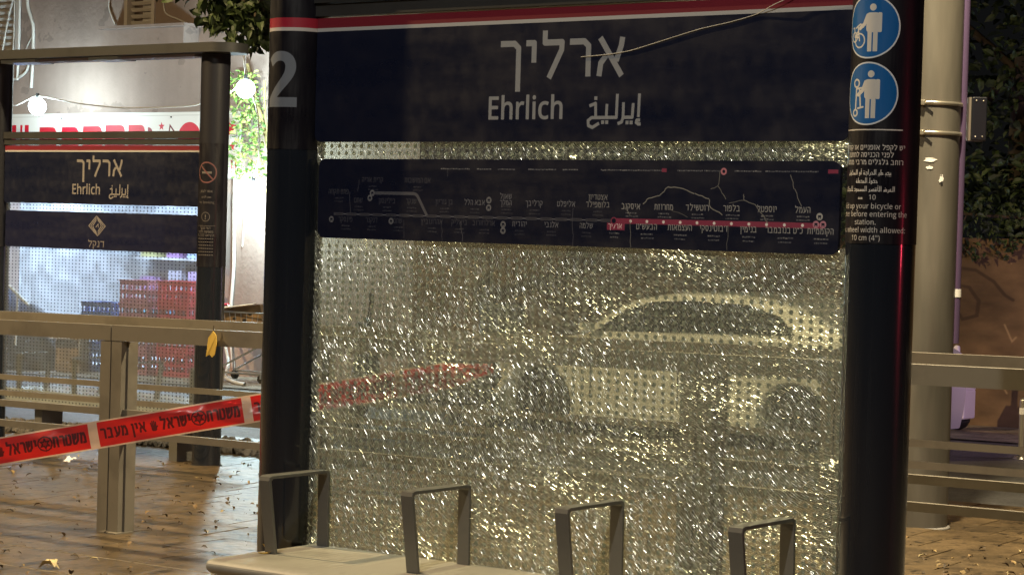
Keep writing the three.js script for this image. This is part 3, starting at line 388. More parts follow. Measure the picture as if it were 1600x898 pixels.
const wrapRules = wrapFace(1.538, 2.32, (g, px, py, pm, w) => {
  const ink = '#d2cdc4';
  for (const [yc, kind] of [[2.14, 0], [1.955, 1]]) {
    const x = px(-.005), y = py(yc), R = .088 * pm; g.fillStyle = '#d7dadd'; g.beginPath(); g.arc(x, y, R, 0, 7); g.fill(); g.fillStyle = '#135d9e'; g.beginPath(); g.arc(x, y, R * .95, 0, 7); g.fill();
    g.fillStyle = g.strokeStyle = ink; person(g, x + R * .12, y + R * .78, R * 1.5); const bx = x - R * .42, by = y + R * .62; g.lineWidth = R * .05; g.lineCap = 'round';
    if (!kind) { g.beginPath(); g.arc(bx + R * .04, by - R * .2, R * .22, 0, 7); g.stroke(); g.beginPath(); g.arc(bx - R * .22, by - R * .32, R * .15, 0, 7); g.stroke(); for (const l of [[[.04, -.2], [-.05, -.66], [-.16, -.6]], [[-.05, -.66], [.08, -.72], [.2, -.62]], [[-.03, -.5], [-.22, -.32], [.02, -.3], [-.03, -.5]], [[-.22, -.32], [-.26, -.62], [-.34, -.6]]]) { g.beginPath(); l.forEach(([a, b], i) => (i ? g.lineTo(bx + a * R, by + b * R) : g.moveTo(bx + a * R, by + b * R))); g.stroke(); } }
    else { g.lineWidth = R * .06; g.beginPath(); g.arc(bx - R * .02, by - R * .95, R * .12, 0, 7); g.stroke(); g.beginPath(); g.arc(bx - R * .06, by - R * .02, R * .1, 0, 7); g.stroke(); for (const l of [[[-.02, -.82], [-.05, -.12]], [[.02, -.78], [.2, -.8]], [[.12, -.76], [.18, -.18], [.06, -.16], [.28, -.2]]]) { g.beginPath(); l.forEach(([a, b], i) => (i ? g.lineTo(bx + a * R, by + b * R) : g.moveTo(bx + a * R, by + b * R))); g.stroke(); } }
  }
  g.fillStyle = ink; g.fillRect(px(-.1), py(1.8565), .2 * pm, .0035 * pm);
  const H = .0165 * pm, ln = .0195; let y = 1.812; for (const s of ['יש לקפל אופניים או קורקינט', 'לפני הכניסה לתחנה.', 'רוחב גלגלים מרבי מותר: 10']) { hebrewMid(g, s, px(.0), py(y), H * .8, ink, .16, 1.06); y -= ln * 1.05; }
  y -= .006; for (const s of ['يجب طي الدراجة أو السكوتر', 'دخول المحطة', 'العرض الأقصى المسموح للعجلات']) { arabic(g, s, px(0), py(y), H * .86, ink, .15); y -= ln * 1.18; } g.font = .02 * pm + 'px sans-serif'; g.fillStyle = ink; g.textAlign = 'center'; arabic(g, 'سم', px(-.016), py(y), H * .8, ink, .15); g.fillText('10', px(.02), py(y - .015)); y -= .028;
  g.font = .0205 * pm + 'px sans-serif'; for (const s of ['Fold up your bicycle or', 'scooter before entering the', 'station.', 'Max. wheel width allowed:', '10 cm (4")']) { g.save(); g.translate(px(0), py(y - .012)); g.scale(.98, 1); g.fillText(s, 0, 0); g.restore(); y -= .0222; }
});
const wrapNoSmoke = wrapFace(1.42, 2.26, (g, px, py, pm, w) => {
  const ink = '#6a6562', x = px(.03), y = py(2.06), R = .068 * pm; g.strokeStyle = '#6f4a4a'; g.lineWidth = R * .14; g.beginPath(); g.arc(x, y, R, 0, 7); g.stroke(); g.fillStyle = ink; g.fillRect(x - R * .55, y - R * .1, R * 1.1, R * .22); g.beginPath(); g.moveTo(x - R * .7, y - R * .7); g.lineTo(x + R * .7, y + R * .7); g.stroke();
  hebrewMid(g, 'אסור לעשן', x, py(1.94), 34, ink, .15); arabic(g, 'ممنوع التدخين', x, py(1.905), 32, ink); g.textAlign = 'center'; g.font = '48px sans-serif'; g.fillStyle = ink; g.fillText('No Smoking', x, py(1.85)); g.strokeStyle = ink; g.lineWidth = 7; g.beginPath(); g.arc(x, py(1.76), 66, 0, 7); g.stroke(); g.font = 'bold 92px sans-serif'; g.fillText('!', x, py(1.743)); g.fillRect(x - 150, py(1.70), 300, 5);
  let yy = 1.69; for (const s of ['דמי תוקף', 'משמשת לדמי', 'היציאה לרכבת']) { hebrewMid(g, s, x, py(yy), 34, ink, .15); yy -= .024; } g.font = '30px sans-serif'; for (let i = 0; i < 6; i++) { g.fillStyle = ink; for (let q = -4; q < 4; q++) g.fillRect(x + q * 34, py(yy - .004 - i * .022), 26, 12); }
});
const plainNavy = std({ color: lin(.007, .009, .03), roughness: .38 }), redStripe = std({ color: lin(.17, .013, .026), roughness: .45 }), whiteStripe = std({ color: lin(.42, .42, .42), roughness: .45 });
const print = (map, rough = .8) => phys({ map, roughness: rough, roughnessMap: smears, clearcoat: .2, clearcoatRoughness: .15 });

// a board with rounded lower corners, its print on the front
function board(x0, x1, y0, y1, z, r, top) {
  const s = new THREE.Shape(); s.moveTo(x0, top ? y1 : y1 - r); if (top) s.lineTo(x1, y1); else { s.quadraticCurveTo(x0, y1, x0 + r, y1); s.lineTo(x1 - r, y1); s.quadraticCurveTo(x1, y1, x1, y1 - r); }
  s.lineTo(x1, y0 + r); s.quadraticCurveTo(x1, y0, x1 - r, y0); s.lineTo(x0 + r, y0); s.quadraticCurveTo(x0, y0, x0, y0 + r); s.closePath();
  const body = new THREE.ExtrudeGeometry(s, { depth: .012, bevelEnabled: false, curveSegments: 6 }).translate(0, 0, z), face = new THREE.ShapeGeometry(s, 6), p = face.attributes.position, uv = face.attributes.uv;
  for (let i = 0; i < p.count; i++) uv.setXY(i, (p.getX(i) - x0) / (x1 - x0), (p.getY(i) - y0) / (y1 - y0)); return [body, face.translate(0, 0, z + .0135)];
}
// dots printed on a pane, as one sheet of small discs
function dots(x0, x1, bands, dx, dy, r, z) {
  const p = [], N = 9; for (const [y0, y1] of bands) for (let y = Math.ceil(y0 / dy) * dy; y < y1; y += dy) for (let x = x0; x < x1; x += dx) for (let k = 1; k < N - 1; k++) { const a = (i) => [x + Math.cos(i / N * 6.2832) * r, y + Math.sin(i / N * 6.2832) * r, z]; p.push(...a(0), ...a(k), ...a(k + 1)); }
  const g = new THREE.BufferGeometry(); g.setAttribute('position', new THREE.Float32BufferAttribute(p, 3)); g.computeVertexNormals(); return g;
}
// crazed safety glass: thousands of little blocks, each a tilted face with bevelled edges
function crazed(x0, x1, bands, seed) {
  // the cracks follow rings round a point high on the right, so that they run steeply at the upper left and flatten to the lower right
  const r = rng(seed), face = [], edge = [], glint = [], lb = .0052, da = .0044, ox = 3.2, oy = 3.4;
  const pt = (i, j) => { const h1 = hash2(i, j, seed), h2 = hash2(i, j, seed + 5), R = .9 + (j + (h2 - .5) * .7) * lb, a = Math.PI + (i + (h1 - .5) * .9 + (j % 2) * .5) * da, w = .02 * Math.sin(a * 37 + R * 5) + .012 * Math.sin(R * 23 + a * 11); return [ox + Math.cos(a) * (R + w), oy + Math.sin(a) * (R + w)]; };
  const out = (c) => c[0] < x0 || c[0] > x1 || !bands.some(([p, q]) => c[1] > p && c[1] < q);
  for (let i = -40; i < 370; i++) for (let j = 0; j < 765; j++) {
    const q = [pt(i, j), pt(i + 1, j), pt(i + 1, j + 1), pt(i, j + 1)], m = [0, 1].map((k) => (q[0][k] + q[1][k] + q[2][k] + q[3][k]) / 4); if (out(m)) continue;
    for (const c of q) c[0] = clamp(c[0], x0, x1);
    const zone = Math.exp(-(((m[0] - .95) * .45 + (m[1] - .98) * .9) ** 2) * 7) * .35 + .9 * Math.max(0, fbm(m[0] * 2.2 + 9, m[1] * 2.2 + 3, 256, 7, 3) - .5);
    const tx = (r() - .5) * .12, ty = (r() - .5) * .12, z0 = .0008 * r(), ins = .13 + .17 * r(), up = .0003 + .0009 * r(), g = .2 + .75 * zone;
    const inner = q.map((c) => { const k = ins * (.7 + .6 * r()), x = lerp(c[0], m[0], k), y = lerp(c[1], m[1], k); return [x, y, z0 + up * (.5 + r()) + (x - m[0]) * tx + (y - m[1]) * ty]; }), outer = q.map((c) => [c[0], c[1], z0]);
    for (const k of [0, 1, 2, 0, 2, 3]) face.push(...inner[k]);
    for (let k = 0; k < 4; k++) { const n = (k + 1) % 4; (r() < (k % 2 ? g * .3 : g * 1.45) ? glint : edge).push(...outer[k], ...outer[n], ...inner[n], ...outer[k], ...inner[n], ...inner[k]); }
  }
  return [face, edge, glint].map((p) => { const g = new THREE.BufferGeometry(); g.setAttribute('position', new THREE.Float32BufferAttribute(p, 3)); g.computeVertexNormals(); return g; });
}
const shardMat = phys({ color: lin(.69, .73, .69), transmission: .93, thickness: 0, roughness: .16, ior: 1.5, side: THREE.DoubleSide }), crackMat = phys({ color: lin(.72, .735, .67), transmission: .84, thickness: 0, roughness: .3, ior: 1.5, side: THREE.DoubleSide }), glintMat = std({ color: lin(.9, .91, .83), metalness: 1, roughness: .29, side: THREE.DoubleSide });
const dotMat = phys({ color: lin(.36, .36, .32), roughness: .8, side: THREE.DoubleSide }), dotDark = std({ color: lin(.05, .055, .06), roughness: .8, side: THREE.DoubleSide });

function shelter(o) {
  const t = thing('tram_shelter', o.label, 'shelter', o.pos), XL = -.118, XR = 2.133, R = .098, b = o.base;
  const half = (y0, y1, back) => new THREE.CylinderGeometry(R + .0015, R + .0015, y1 - y0, 40, 1, true, back ? Math.PI / 2 : -Math.PI / 2, Math.PI).translate(0, (y0 + y1) / 2, 0);
  for (const [x, face, y0, y1] of [[XL, o.wrapL, o.yL[0], o.yL[1]], [XR, o.wrapR, o.yR[0], o.yR[1]]]) {
    const p = part('pillar', cyl(R, R, 2.87 - b, 0, b, 0, 64), M.pillar, t); p.position.x = x;
    part('wrap', [half(y0, y1, true), half(y1, 2.86, true), half(y1, 2.86, false)], M.wrap, p); part('wrap_print', half(y0, y1, false), face ? print(face, .9) : M.wrap, p);
    part('base_collar', [new THREE.TorusGeometry(R + .004, .008, 8, 40).rotateX(Math.PI / 2).translate(0, b + .012, 0)], M.black, p);
  }
  const [nb, nf] = board(-.016, 2.03, 1.827, 2.2, .004, .03, true), nm = part('name_board', nb, plainNavy, t); part('name_print', nf, print(o.name, .85), nm);
  const [mb, mf] = board(.008, 2.008, 1.5026, 1.770, .004, .03, false), mp = part('map_board', mb, plainNavy, t); part('map_print', mf, print(o.map, .85), mp);
  part('white_stripe', boxAt(-.016, 2.03, 2.2, 2.212, .002, .0165), whiteStripe, t); part('red_stripe', boxAt(-.016, 2.03, 2.212, 2.246, .002, .0165), redStripe, t);
  part('beam', [boxAt(-.02, 2.035, 2.252, 2.292, -.03, .024), boxAt(-.02, 2.035, 2.296, 2.345, -.03, .034)], M.beam, t);
  const roof = part('roof_beam', [boxAt(XL - .1, XR + .08, 2.87, 2.935, -.16, .16), new THREE.CylinderGeometry(.16, .16, .065, 32, 1, false, 0, Math.PI).translate(XR + .08, 2.9025, 0)], M.beam, t);
  const lensMat = std({ color: lin(.5, .6, .75), roughness: .35 }); for (const [x0, x1] of [[.0, .38], [.95, 1.25]]) part('light_cover', boxAt(x0, x1, 2.846, 2.868, -.09, .09), lensMat, roof); part('rail', [boxAt(.4, .93, 2.85, 2.868, -.07, .07), boxAt(1.27, 2.0, 2.85, 2.868, -.07, .07)], std({ color: lin(.3, .27, .36), roughness: .5 }), roof);
  part('glass_pane', boxAt(-.02, 2.036, b + .3, 2.25, -.012, -.004), o.crazed ? M.glass : phys({ color: lin(.93, .97, 1), transmission: 1, thickness: 0, roughness: .46 }), t);
  if (o.crazed) {
    const bands = [[.44, 1.52], [1.755, 1.842]], [face, edge, glint] = crazed(-.018, 2.034, bands, 911), s = part('glass_fragments', face, shardMat, t), e = part('glass_cracks', edge, crackMat, t);
    s.userData.kind = e.userData.kind = 'stuff'; s.userData.label = 'thousands of small fragments of shattered safety glass'; e.userData.label = 'clear crack edges between the fragments'; const gl = part('glass_glints', glint, glintMat, t); gl.userData.kind = 'stuff'; gl.userData.label = 'mirroring crack faces that glint in the lamp light'; part('glass_dots', dots(.0, 2.03, [[.46, 1.5], [1.78, 1.82]], .0335, .0242, .0078, -.016), dotMat, t).userData.kind = 'stuff';
  } else part('glass_dots', dots(.0, 2.03, [[b + .32, 1.5], [1.775, 1.825]], .0365, .0245, .0068, -.002), dotDark, t).userData.kind = 'stuff';
  return t;
}
const mainShelter = shelter({ label: 'dark tram shelter with shattered glass pane and pillar number 2', pos: [0, 0, 0], base: gy(1, 0) - .01, crazed: true, name: nameFace('#909397'), map: mapFace, wrapL: wrapNumber, yL: [1.80, 2.32], wrapR: wrapRules, yR: [1.538, 2.32] });
shelter({ label: 'far tram shelter with intact dotted glass and no smoking sign', pos: [-7.752, -.186, -5.1], base: .05, crazed: false, name: nameFace('#85817f'), map: adFace, wrapL: null, yL: [1.5, 2.3], wrapR: wrapNoSmoke, yR: [1.42, 2.26] });

// ---------------------------------------------------------------- benches
function bench(label, pos, turn, marks) {
  const t = thing('bench', label, 'bench', pos, turn); t.rotation.z = turn ? 0 : .0125; const prof = new THREE.Shape(); // cross-section of the seat in (z, y)
  prof.moveTo(.0, .45); prof.lineTo(.475, .45); prof.quadraticCurveTo(.5, .45, .502, .436); prof.quadraticCurveTo(.503, .424, .485, .416); prof.lineTo(.3, .345); prof.lineTo(.0, .345); prof.closePath();
  const g = new THREE.ExtrudeGeometry(prof, { depth: 1.99, bevelEnabled: true, bevelSize: .006, bevelThickness: .006, bevelSegments: 2, curveSegments: 6 }).rotateY(-Math.PI / 2).translate(2.01, 0, 0).scale(1, 1, 1); part('seat', metreUV(g), M.seat, t);
  for (const x of [.3, 1.72]) part('leg', boxAt(x - .04, x + .04, .0 + marks, .345, .06, .26), M.arm, t);
  for (const x of [.08, .69, 1.286, 1.885]) { // flat bar bent over three sides: leaning front leg, top, upright rear leg
    const w = .045, outer = [[.272, .449], [.308, .7], [.304, .712], [.292, .716], [.026, .716], [.014, .711], [.011, .7], [.011, .449]], inner = [[.019, .449], [.019, .699], [.027, .7075], [.289, .7075], [.298, .7], [.263, .449]];
    const sh = new THREE.Shape([...outer, ...inner].map(([z, y]) => new THREE.Vector2(z, y))); part('armrest', metreUV(new THREE.ExtrudeGeometry(sh, { depth: w, bevelEnabled: true, bevelSize: .0012, bevelThickness: .0012, bevelSegments: 1 }).rotateY(-Math.PI / 2).translate(x + w / 2, 0, 0)), M.arm, t); for (const z of [.268]) part('foot_bolt', [boxAt(x - .024, x + .024, .451, .456, z - .03, z + .012), new THREE.CylinderGeometry(.006, .006, .006, 6).translate(x, .459, z - .02)], M.arm, t);
  }
  return t;
}
bench('pale bench with four bent grey armrests under the shattered glass', [0, 0, 0.006], 0, gy(1, .2));
bench('bench with armrests on the back side of the far shelter', [-7.752 + 2.02, -.186, -5.125], Math.PI, .04);
// things lying on the bench
{
  const t = single('curled_leaf', [leafGeo(.7, .8, .5).scale(.07, .07, .07), leafGeo(.5, -.5, .35).scale(.06, .05, .05).rotateY(1.2).translate(.02, -.004, .02)], M.dryLeaf, 'curled yellow dry leaf on the bench at its end armrest', 'leaf'); t.position.set(.055, .468, .262); t.rotation.set(.2, -.5, .1);
  for (const [x, z, s, l] of [[.156, .265, .0045, 'tiny black seed on the bench near the curled yellow leaf'], [.735, .03, .0048, 'tiny black seed on the bench by the glass foot'], [.62, .06, .0035, 'smallest dark seed on the bench beside the second armrest']]) single('seed', new THREE.SphereGeometry(s, 8, 6).scale(1.2, .8, 1).translate(x, .45 + s * .7, z), M.black, l, 'seed');
}

// ---------------------------------------------------------------- fences
const grade = .016;
function fencePanel(x0, x1, z, mat, label, group, left = true, right = true) {
  const b = gy(x0, z), t = thing('fence_panel', label, 'fence', [x0, b, z], 0, group), L = x1 - x0, y = (x) => grade * x;
  const rail = (name, a, c, yt, h, d, dz = 0) => { // a bar that follows the climb of the street
    const g = new THREE.BoxGeometry(c - a, h, d, 1, 1, 1), p = g.attributes.position; for (let i = 0; i < p.count; i++) p.setXYZ(i, p.getX(i) + (a + c) / 2, p.getY(i) + yt - h / 2 + y(p.getX(i) + (a + c) / 2), p.getZ(i) + dz); return part(name, metreUV(g), mat, t);
  };
  rail('top_rail', 0, L, 1.022, .076, .052); rail('lower_rail', .072, L - .072, .609, .034, .03, -.006); rail('lower_rail', .072, L - .072, .506, .034, .03, -.006);
  for (const x of [left ? .036 : null, right ? L - .036 : null]) if (x !== null) { const p = part('post', metreUV(boxAt(x - .0355, x + .0355, -.02, .944 + y(x) - .001, -.024, .024)), mat, t); const s = x < L / 2 ? 1 : -1; part('flange', boxAt(s > 0 ? x + .0365 : x - .0465, s > 0 ? x + .0465 : x - .0365, -.02, .944 + y(x) - .003, -.075, -.012), mat, p); part('foot_plate', boxAt(x - .06, x + .06, -.012, .006, -.06, .06), mat, p); }
  return t;
}
const nearX = [-6.44, -3.035, .372, 3.78], farX = [-10.32, -6.91, -3.5, -.09, 3.32];
const nl = ['grey fence panel crossed in front by the red police tape', 'grey fence panel with a yellow dry leaf caught on its rail', 'grey fence panel passing in front of the thick round pole'];
for (let i = 0; i < 3; i++) fencePanel(nearX[i] + .004, nearX[i + 1] - .004, -1.868, M.fence, nl[i], 'fence panels behind the near shelter');
const fl = ['far fence panel in front of the dotted glass at its left pillar', 'far fence panel before the far shelter and its bench', 'far fence panel between the far shelter and the white car', 'far fence panel right before the thick round pole'];
for (let i = 0; i < 4; i++) fencePanel(farX[i] + .004, farX[i + 1] - .004, -3.85, M.fence, fl[i], 'fence panels of the far platform');
// leaf caught on the rail
{
  const t = thing('hanging_leaf', 'yellow dry leaf hanging from the fence rail', 'leaf', [-2.325, .905, -1.828]); const s = new THREE.Shape(); s.moveTo(-.018, 0); s.lineTo(-.006, .012); s.lineTo(.004, 0); s.lineTo(.016, .014); s.lineTo(.024, .06); s.lineTo(.022, .1); s.lineTo(.006, .118); s.lineTo(-.012, .085); s.closePath();
  const g = new THREE.ExtrudeGeometry(s, { depth: .002, bevelEnabled: false }), p = g.attributes.position; for (let i = 0; i < p.count; i++) p.setZ(i, p.getZ(i) + .35 * p.getX(i) + 6 * p.getX(i) ** 2); g.computeVertexNormals(); g.scale(2.3, 1.05, 1.8); part('blade', g, M.dryLeaf, t); part('stalk', tube([[.008, .116, .001], [.013, .135, .004], [.013, .15, .002]], .0022, 8, 5), M.bark, t);
}
// police tape from the left to the fence behind the glass
{
  const REP = .656, pm = 1560, W = .118;
  const map = canvasTex(Math.round(REP * pm), Math.round(W * pm), (g, w, h) => {
    g.fillStyle = '#d92420'; g.fillRect(0, 0, w, h); g.fillStyle = '#e8c9b4'; g.fillRect(0, 0, w, h * .055); g.fillRect(0, h * .945, w, h * .055); g.fillRect(0, 0, w * .03, h); g.fillRect(w * .97, 0, w * .03, h);
    const ink = '#5a1218', H = h * .4, y = h * .3, fit = (t, x0, x1, hh) => hebrew(g, t, w * x1, y, hh, ink, .2, w * (x1 - x0) / hebWidth(t, hh, .2));
    fit('משטרת', .735, .955, H); fit('ישראל', .435, .635, H); fit('אין מעבר', .045, .345, H * .94);
    const cx = w * .685, cy = h * .5, R = h * .25; g.strokeStyle = g.fillStyle = ink; g.lineWidth = h * .05; g.beginPath(); g.arc(cx, cy, R, 0, 7); g.stroke(); star(g, cx, cy, R * .95, 6, .5); g.fillStyle = '#b0141b'; star(g, cx, cy, R * .4, 6, .5); g.lineWidth = h * .025; for (let i = 0; i < 8; i++) { const a = i * .785; g.beginPath(); g.moveTo(cx + Math.cos(a) * R, cy + Math.sin(a) * R); g.lineTo(cx + Math.cos(a) * R * 1.18, cy + Math.sin(a) * R * 1.18); g.stroke(); }
    g.fillStyle = g.strokeStyle = ink; const hx = w * .39, hy = h * .55; g.beginPath(); g.roundRect(hx - 18, hy - 12, 36, 40, 12); g.fill(); g.lineCap = 'round'; g.lineWidth = 9; for (const [dx, l] of [[-14, 28], [-5, 38], [5, 38], [14, 30]]) { g.beginPath(); g.moveTo(hx + dx, hy - 6); g.lineTo(hx + dx * 1.15, hy - l); g.stroke(); } g.beginPath(); g.moveTo(hx + 12, hy + 12); g.lineTo(hx + 24, hy - 4); g.stroke();
  });
  map.wrapS = THREE.RepeatWrapping;
  const a = V(-2.231, .552, -.5), d = V(1.609, .406, -1.3), L = d.length(), t0 = -1.1, n = 240, g = new THREE.PlaneGeometry(1, 1, n, 8), p = g.attributes.position, uv = g.attributes.uv, u = d.clone().normalize(), out = V(-u.z, 0, u.x).normalize(), up = V().crossVectors(out.clone().negate(), u).negate().normalize(); if (up.y < 0) up.negate();
  for (let i = 0; i < p.count; i++) { const s = p.getX(i) + .5, v = p.getY(i), l = lerp(t0, L, s), c = a.clone().addScaledVector(u, l); c.addScaledVector(up, v * W * (l > L - .2 ? lerp(1, .35, (l - L + .2) / .2) : 1)); c.addScaledVector(out, .008 * Math.sin(l * 9 + v * 5) + .012 * Math.sin(v * 4 + 1) * Math.sin(l * 3.3) + .0016 * Math.sin(l * 31 + v * 9) + .0009 * Math.sin(l * 57 - v * 12)); p.setXYZ(i, c.x, c.y, c.z); uv.setXY(i, (l - .3975) / REP, v + .5); }
  g.computeVertexNormals(); single('police_tape', g, phys({ map, roughness: .8, side: THREE.DoubleSide, transmission: .4, thickness: 0, clearcoat: .3, clearcoatRoughness: .2 }), 'red police tape with dark Hebrew lettering stretched to the fence', 'police tape');
}
// ---------------------------------------------------------------- thick round pole with a control box
{
  const X = -.545, Z = -5.66, b = gy(X, Z), R = .17, t = thing('steel_pole', 'thick round beige pole strapped with a small box', 'pole', [X, b - .01, Z]), y = (v) => v - b + .01, rx = .797, rz = -.604;
  part('shaft', cyl(R, R * .97, 6.5, 0, 0, 0, 56), M.steel, t); part('foot_ring', new THREE.TorusGeometry(R + .004, .012, 8, 48).rotateX(Math.PI / 2).translate(0, .012, 0), M.concrete, t);
  const cond = part('cable_guard', [cyl(.036, .036, 5, rx * .168, y(.98), rz * .168, 20)], phys({ color: lin(.1, .07, .14), roughness: .25, metalness: .2 }), t); part('tape_wrap', cyl(.039, .039, .045, rx * .168, y(1.24), rz * .168, 20), M.white, cond);
  for (const yy of [2.315, 2.15]) { const s = part('strap', [new THREE.TorusGeometry(R + .003, .006, 6, 56).scale(1, 1, 2).rotateX(Math.PI / 2).translate(0, y(yy), 0)], M.bandSteel, t); part('clamp', [rbox(.035, .03, .03, .006, rz * -.0 + .04, y(yy), R + .01), bar([.04, y(yy), R + .008], [.04 + .06, y(yy), R + .004], .006)], M.bandSteel, s); }
  const bx = part('control_box', rbox(.085, .245, .13, .008), std({ color: lin(.01, .011, .016), roughness: .3, metalness: .1 }), t); bx.position.set(rx * .262, y(2.24), rz * .262 + .0); bx.rotation.y = .65; part('bracket', boxAt(-.056, -.044, -.12, .12, -.05, .05), M.bandSteel, bx); part('screw', [[-.02, .1], [.02, .1], [-.02, -.1], [.02, -.1]].map(([a, c]) => new THREE.SphereGeometry(.005, 8, 6).translate(a, c, .0655)), M.bandSteel, bx);
  { const L = LAMP_POLE, dx = L.head[0] - X, dz = L.head[2] - Z, H = y(L.head[1]); part('lamp_arm', tube([[0, H + .3, 0], [dx * .35, H + .35, dz * .35], [dx * .85, H + .1, dz * .85]], .035), M.steel, t); lampHead(t, L, dx, H, dz); }
  const scrap = (a0, a1, y0, y1, mat, seed) => { const r = rng(seed), n = 12, p = []; const pt = (a, yy) => [Math.sin(a) * (R + .002), y(yy), Math.cos(a) * (R + .002)]; const rim = []; for (let i = 0; i < n; i++) { const f = i / n * 6.283, k = .5 + .5 * r(); rim.push(pt((a0 + a1) / 2 + Math.cos(f) * (a1 - a0) / 2 * k, (y0 + y1) / 2 + Math.sin(f) * (y1 - y0) / 2 * k)); } const c = pt((a0 + a1) / 2, (y0 + y1) / 2); for (let i = 0; i < n; i++) p.push(...c, ...rim[i], ...rim[(i + 1) % n]); const g = new THREE.BufferGeometry(); g.setAttribute('position', new THREE.Float32BufferAttribute(p, 3)); g.computeVertexNormals(); part('sticker_scrap', g, mat, t); };
  scrap(.25, .75, 1.985, 2.02, M.white, 4); scrap(.35, .62, 1.945, 1.97, M.white, 5); scrap(.78, 1.0, 1.87, 1.93, M.white, 6); scrap(.84, .98, 1.86, 1.885, M.black, 7); scrap(.82, .94, 1.905, 1.92, M.black, 8);
}
// pale plastic bin by the wall
{
  const X = -3.66, Z = -12.62, t = thing('street_bin', 'pale lilac plastic bin with black rounded base behind the pole', 'bin', [X, gy(X, Z), Z]), pl = std({ color: lin(.82, .78, .8), roughness: .45 });
  part('base', [new THREE.LatheGeometry([[.0, 0], [.05, .004], [.1, .03], [.125, .07], [.13, .1], [0, .1]].map((q) => new THREE.Vector2(...q)), 24)], M.black, t);
  part('body', rbox(.27, .27, .24, .02, 0, .236, 0), pl, t);
  const s = new THREE.Shape(); s.moveTo(-.13, 0); s.lineTo(.13, 0); s.lineTo(.075, .125); s.lineTo(-.06, .135); s.closePath(); const lid = part('lid', metreUV(new THREE.ExtrudeGeometry(s, { depth: .2, bevelEnabled: true, bevelSize: .008, bevelThickness: .008, bevelSegments: 2 }).translate(0, .375, -.1)), pl, t); part('slot', boxAt(.01, .06, .42, .432, .1085, .112), M.black, lid);
  part('handle', [rbox(.06, .26, .05, .024, -.02, .63, -.02)], pl, t);
}
// steel bollard at the kerb
{ const t = thing('bollard', 'slim steel bollard with a white band near the road', 'bollard', [-2.05, gy(-2.05, -10.45) - .01, -10.45]); part('post', cyl(.03, .03, .45, 0, 0, 0, 20), M.bandSteel, t); part('band', cyl(.0315, .0315, .05, 0, .35, 0, 20), M.white, t); part('cap', new THREE.SphereGeometry(.03, 16, 8, 0, 6.3, 0, 1.57).translate(0, .45, 0), M.bandSteel, t); part('foot', cyl(.07, .06, .02, 0, 0, 0, 20), M.bandSteel, t); }

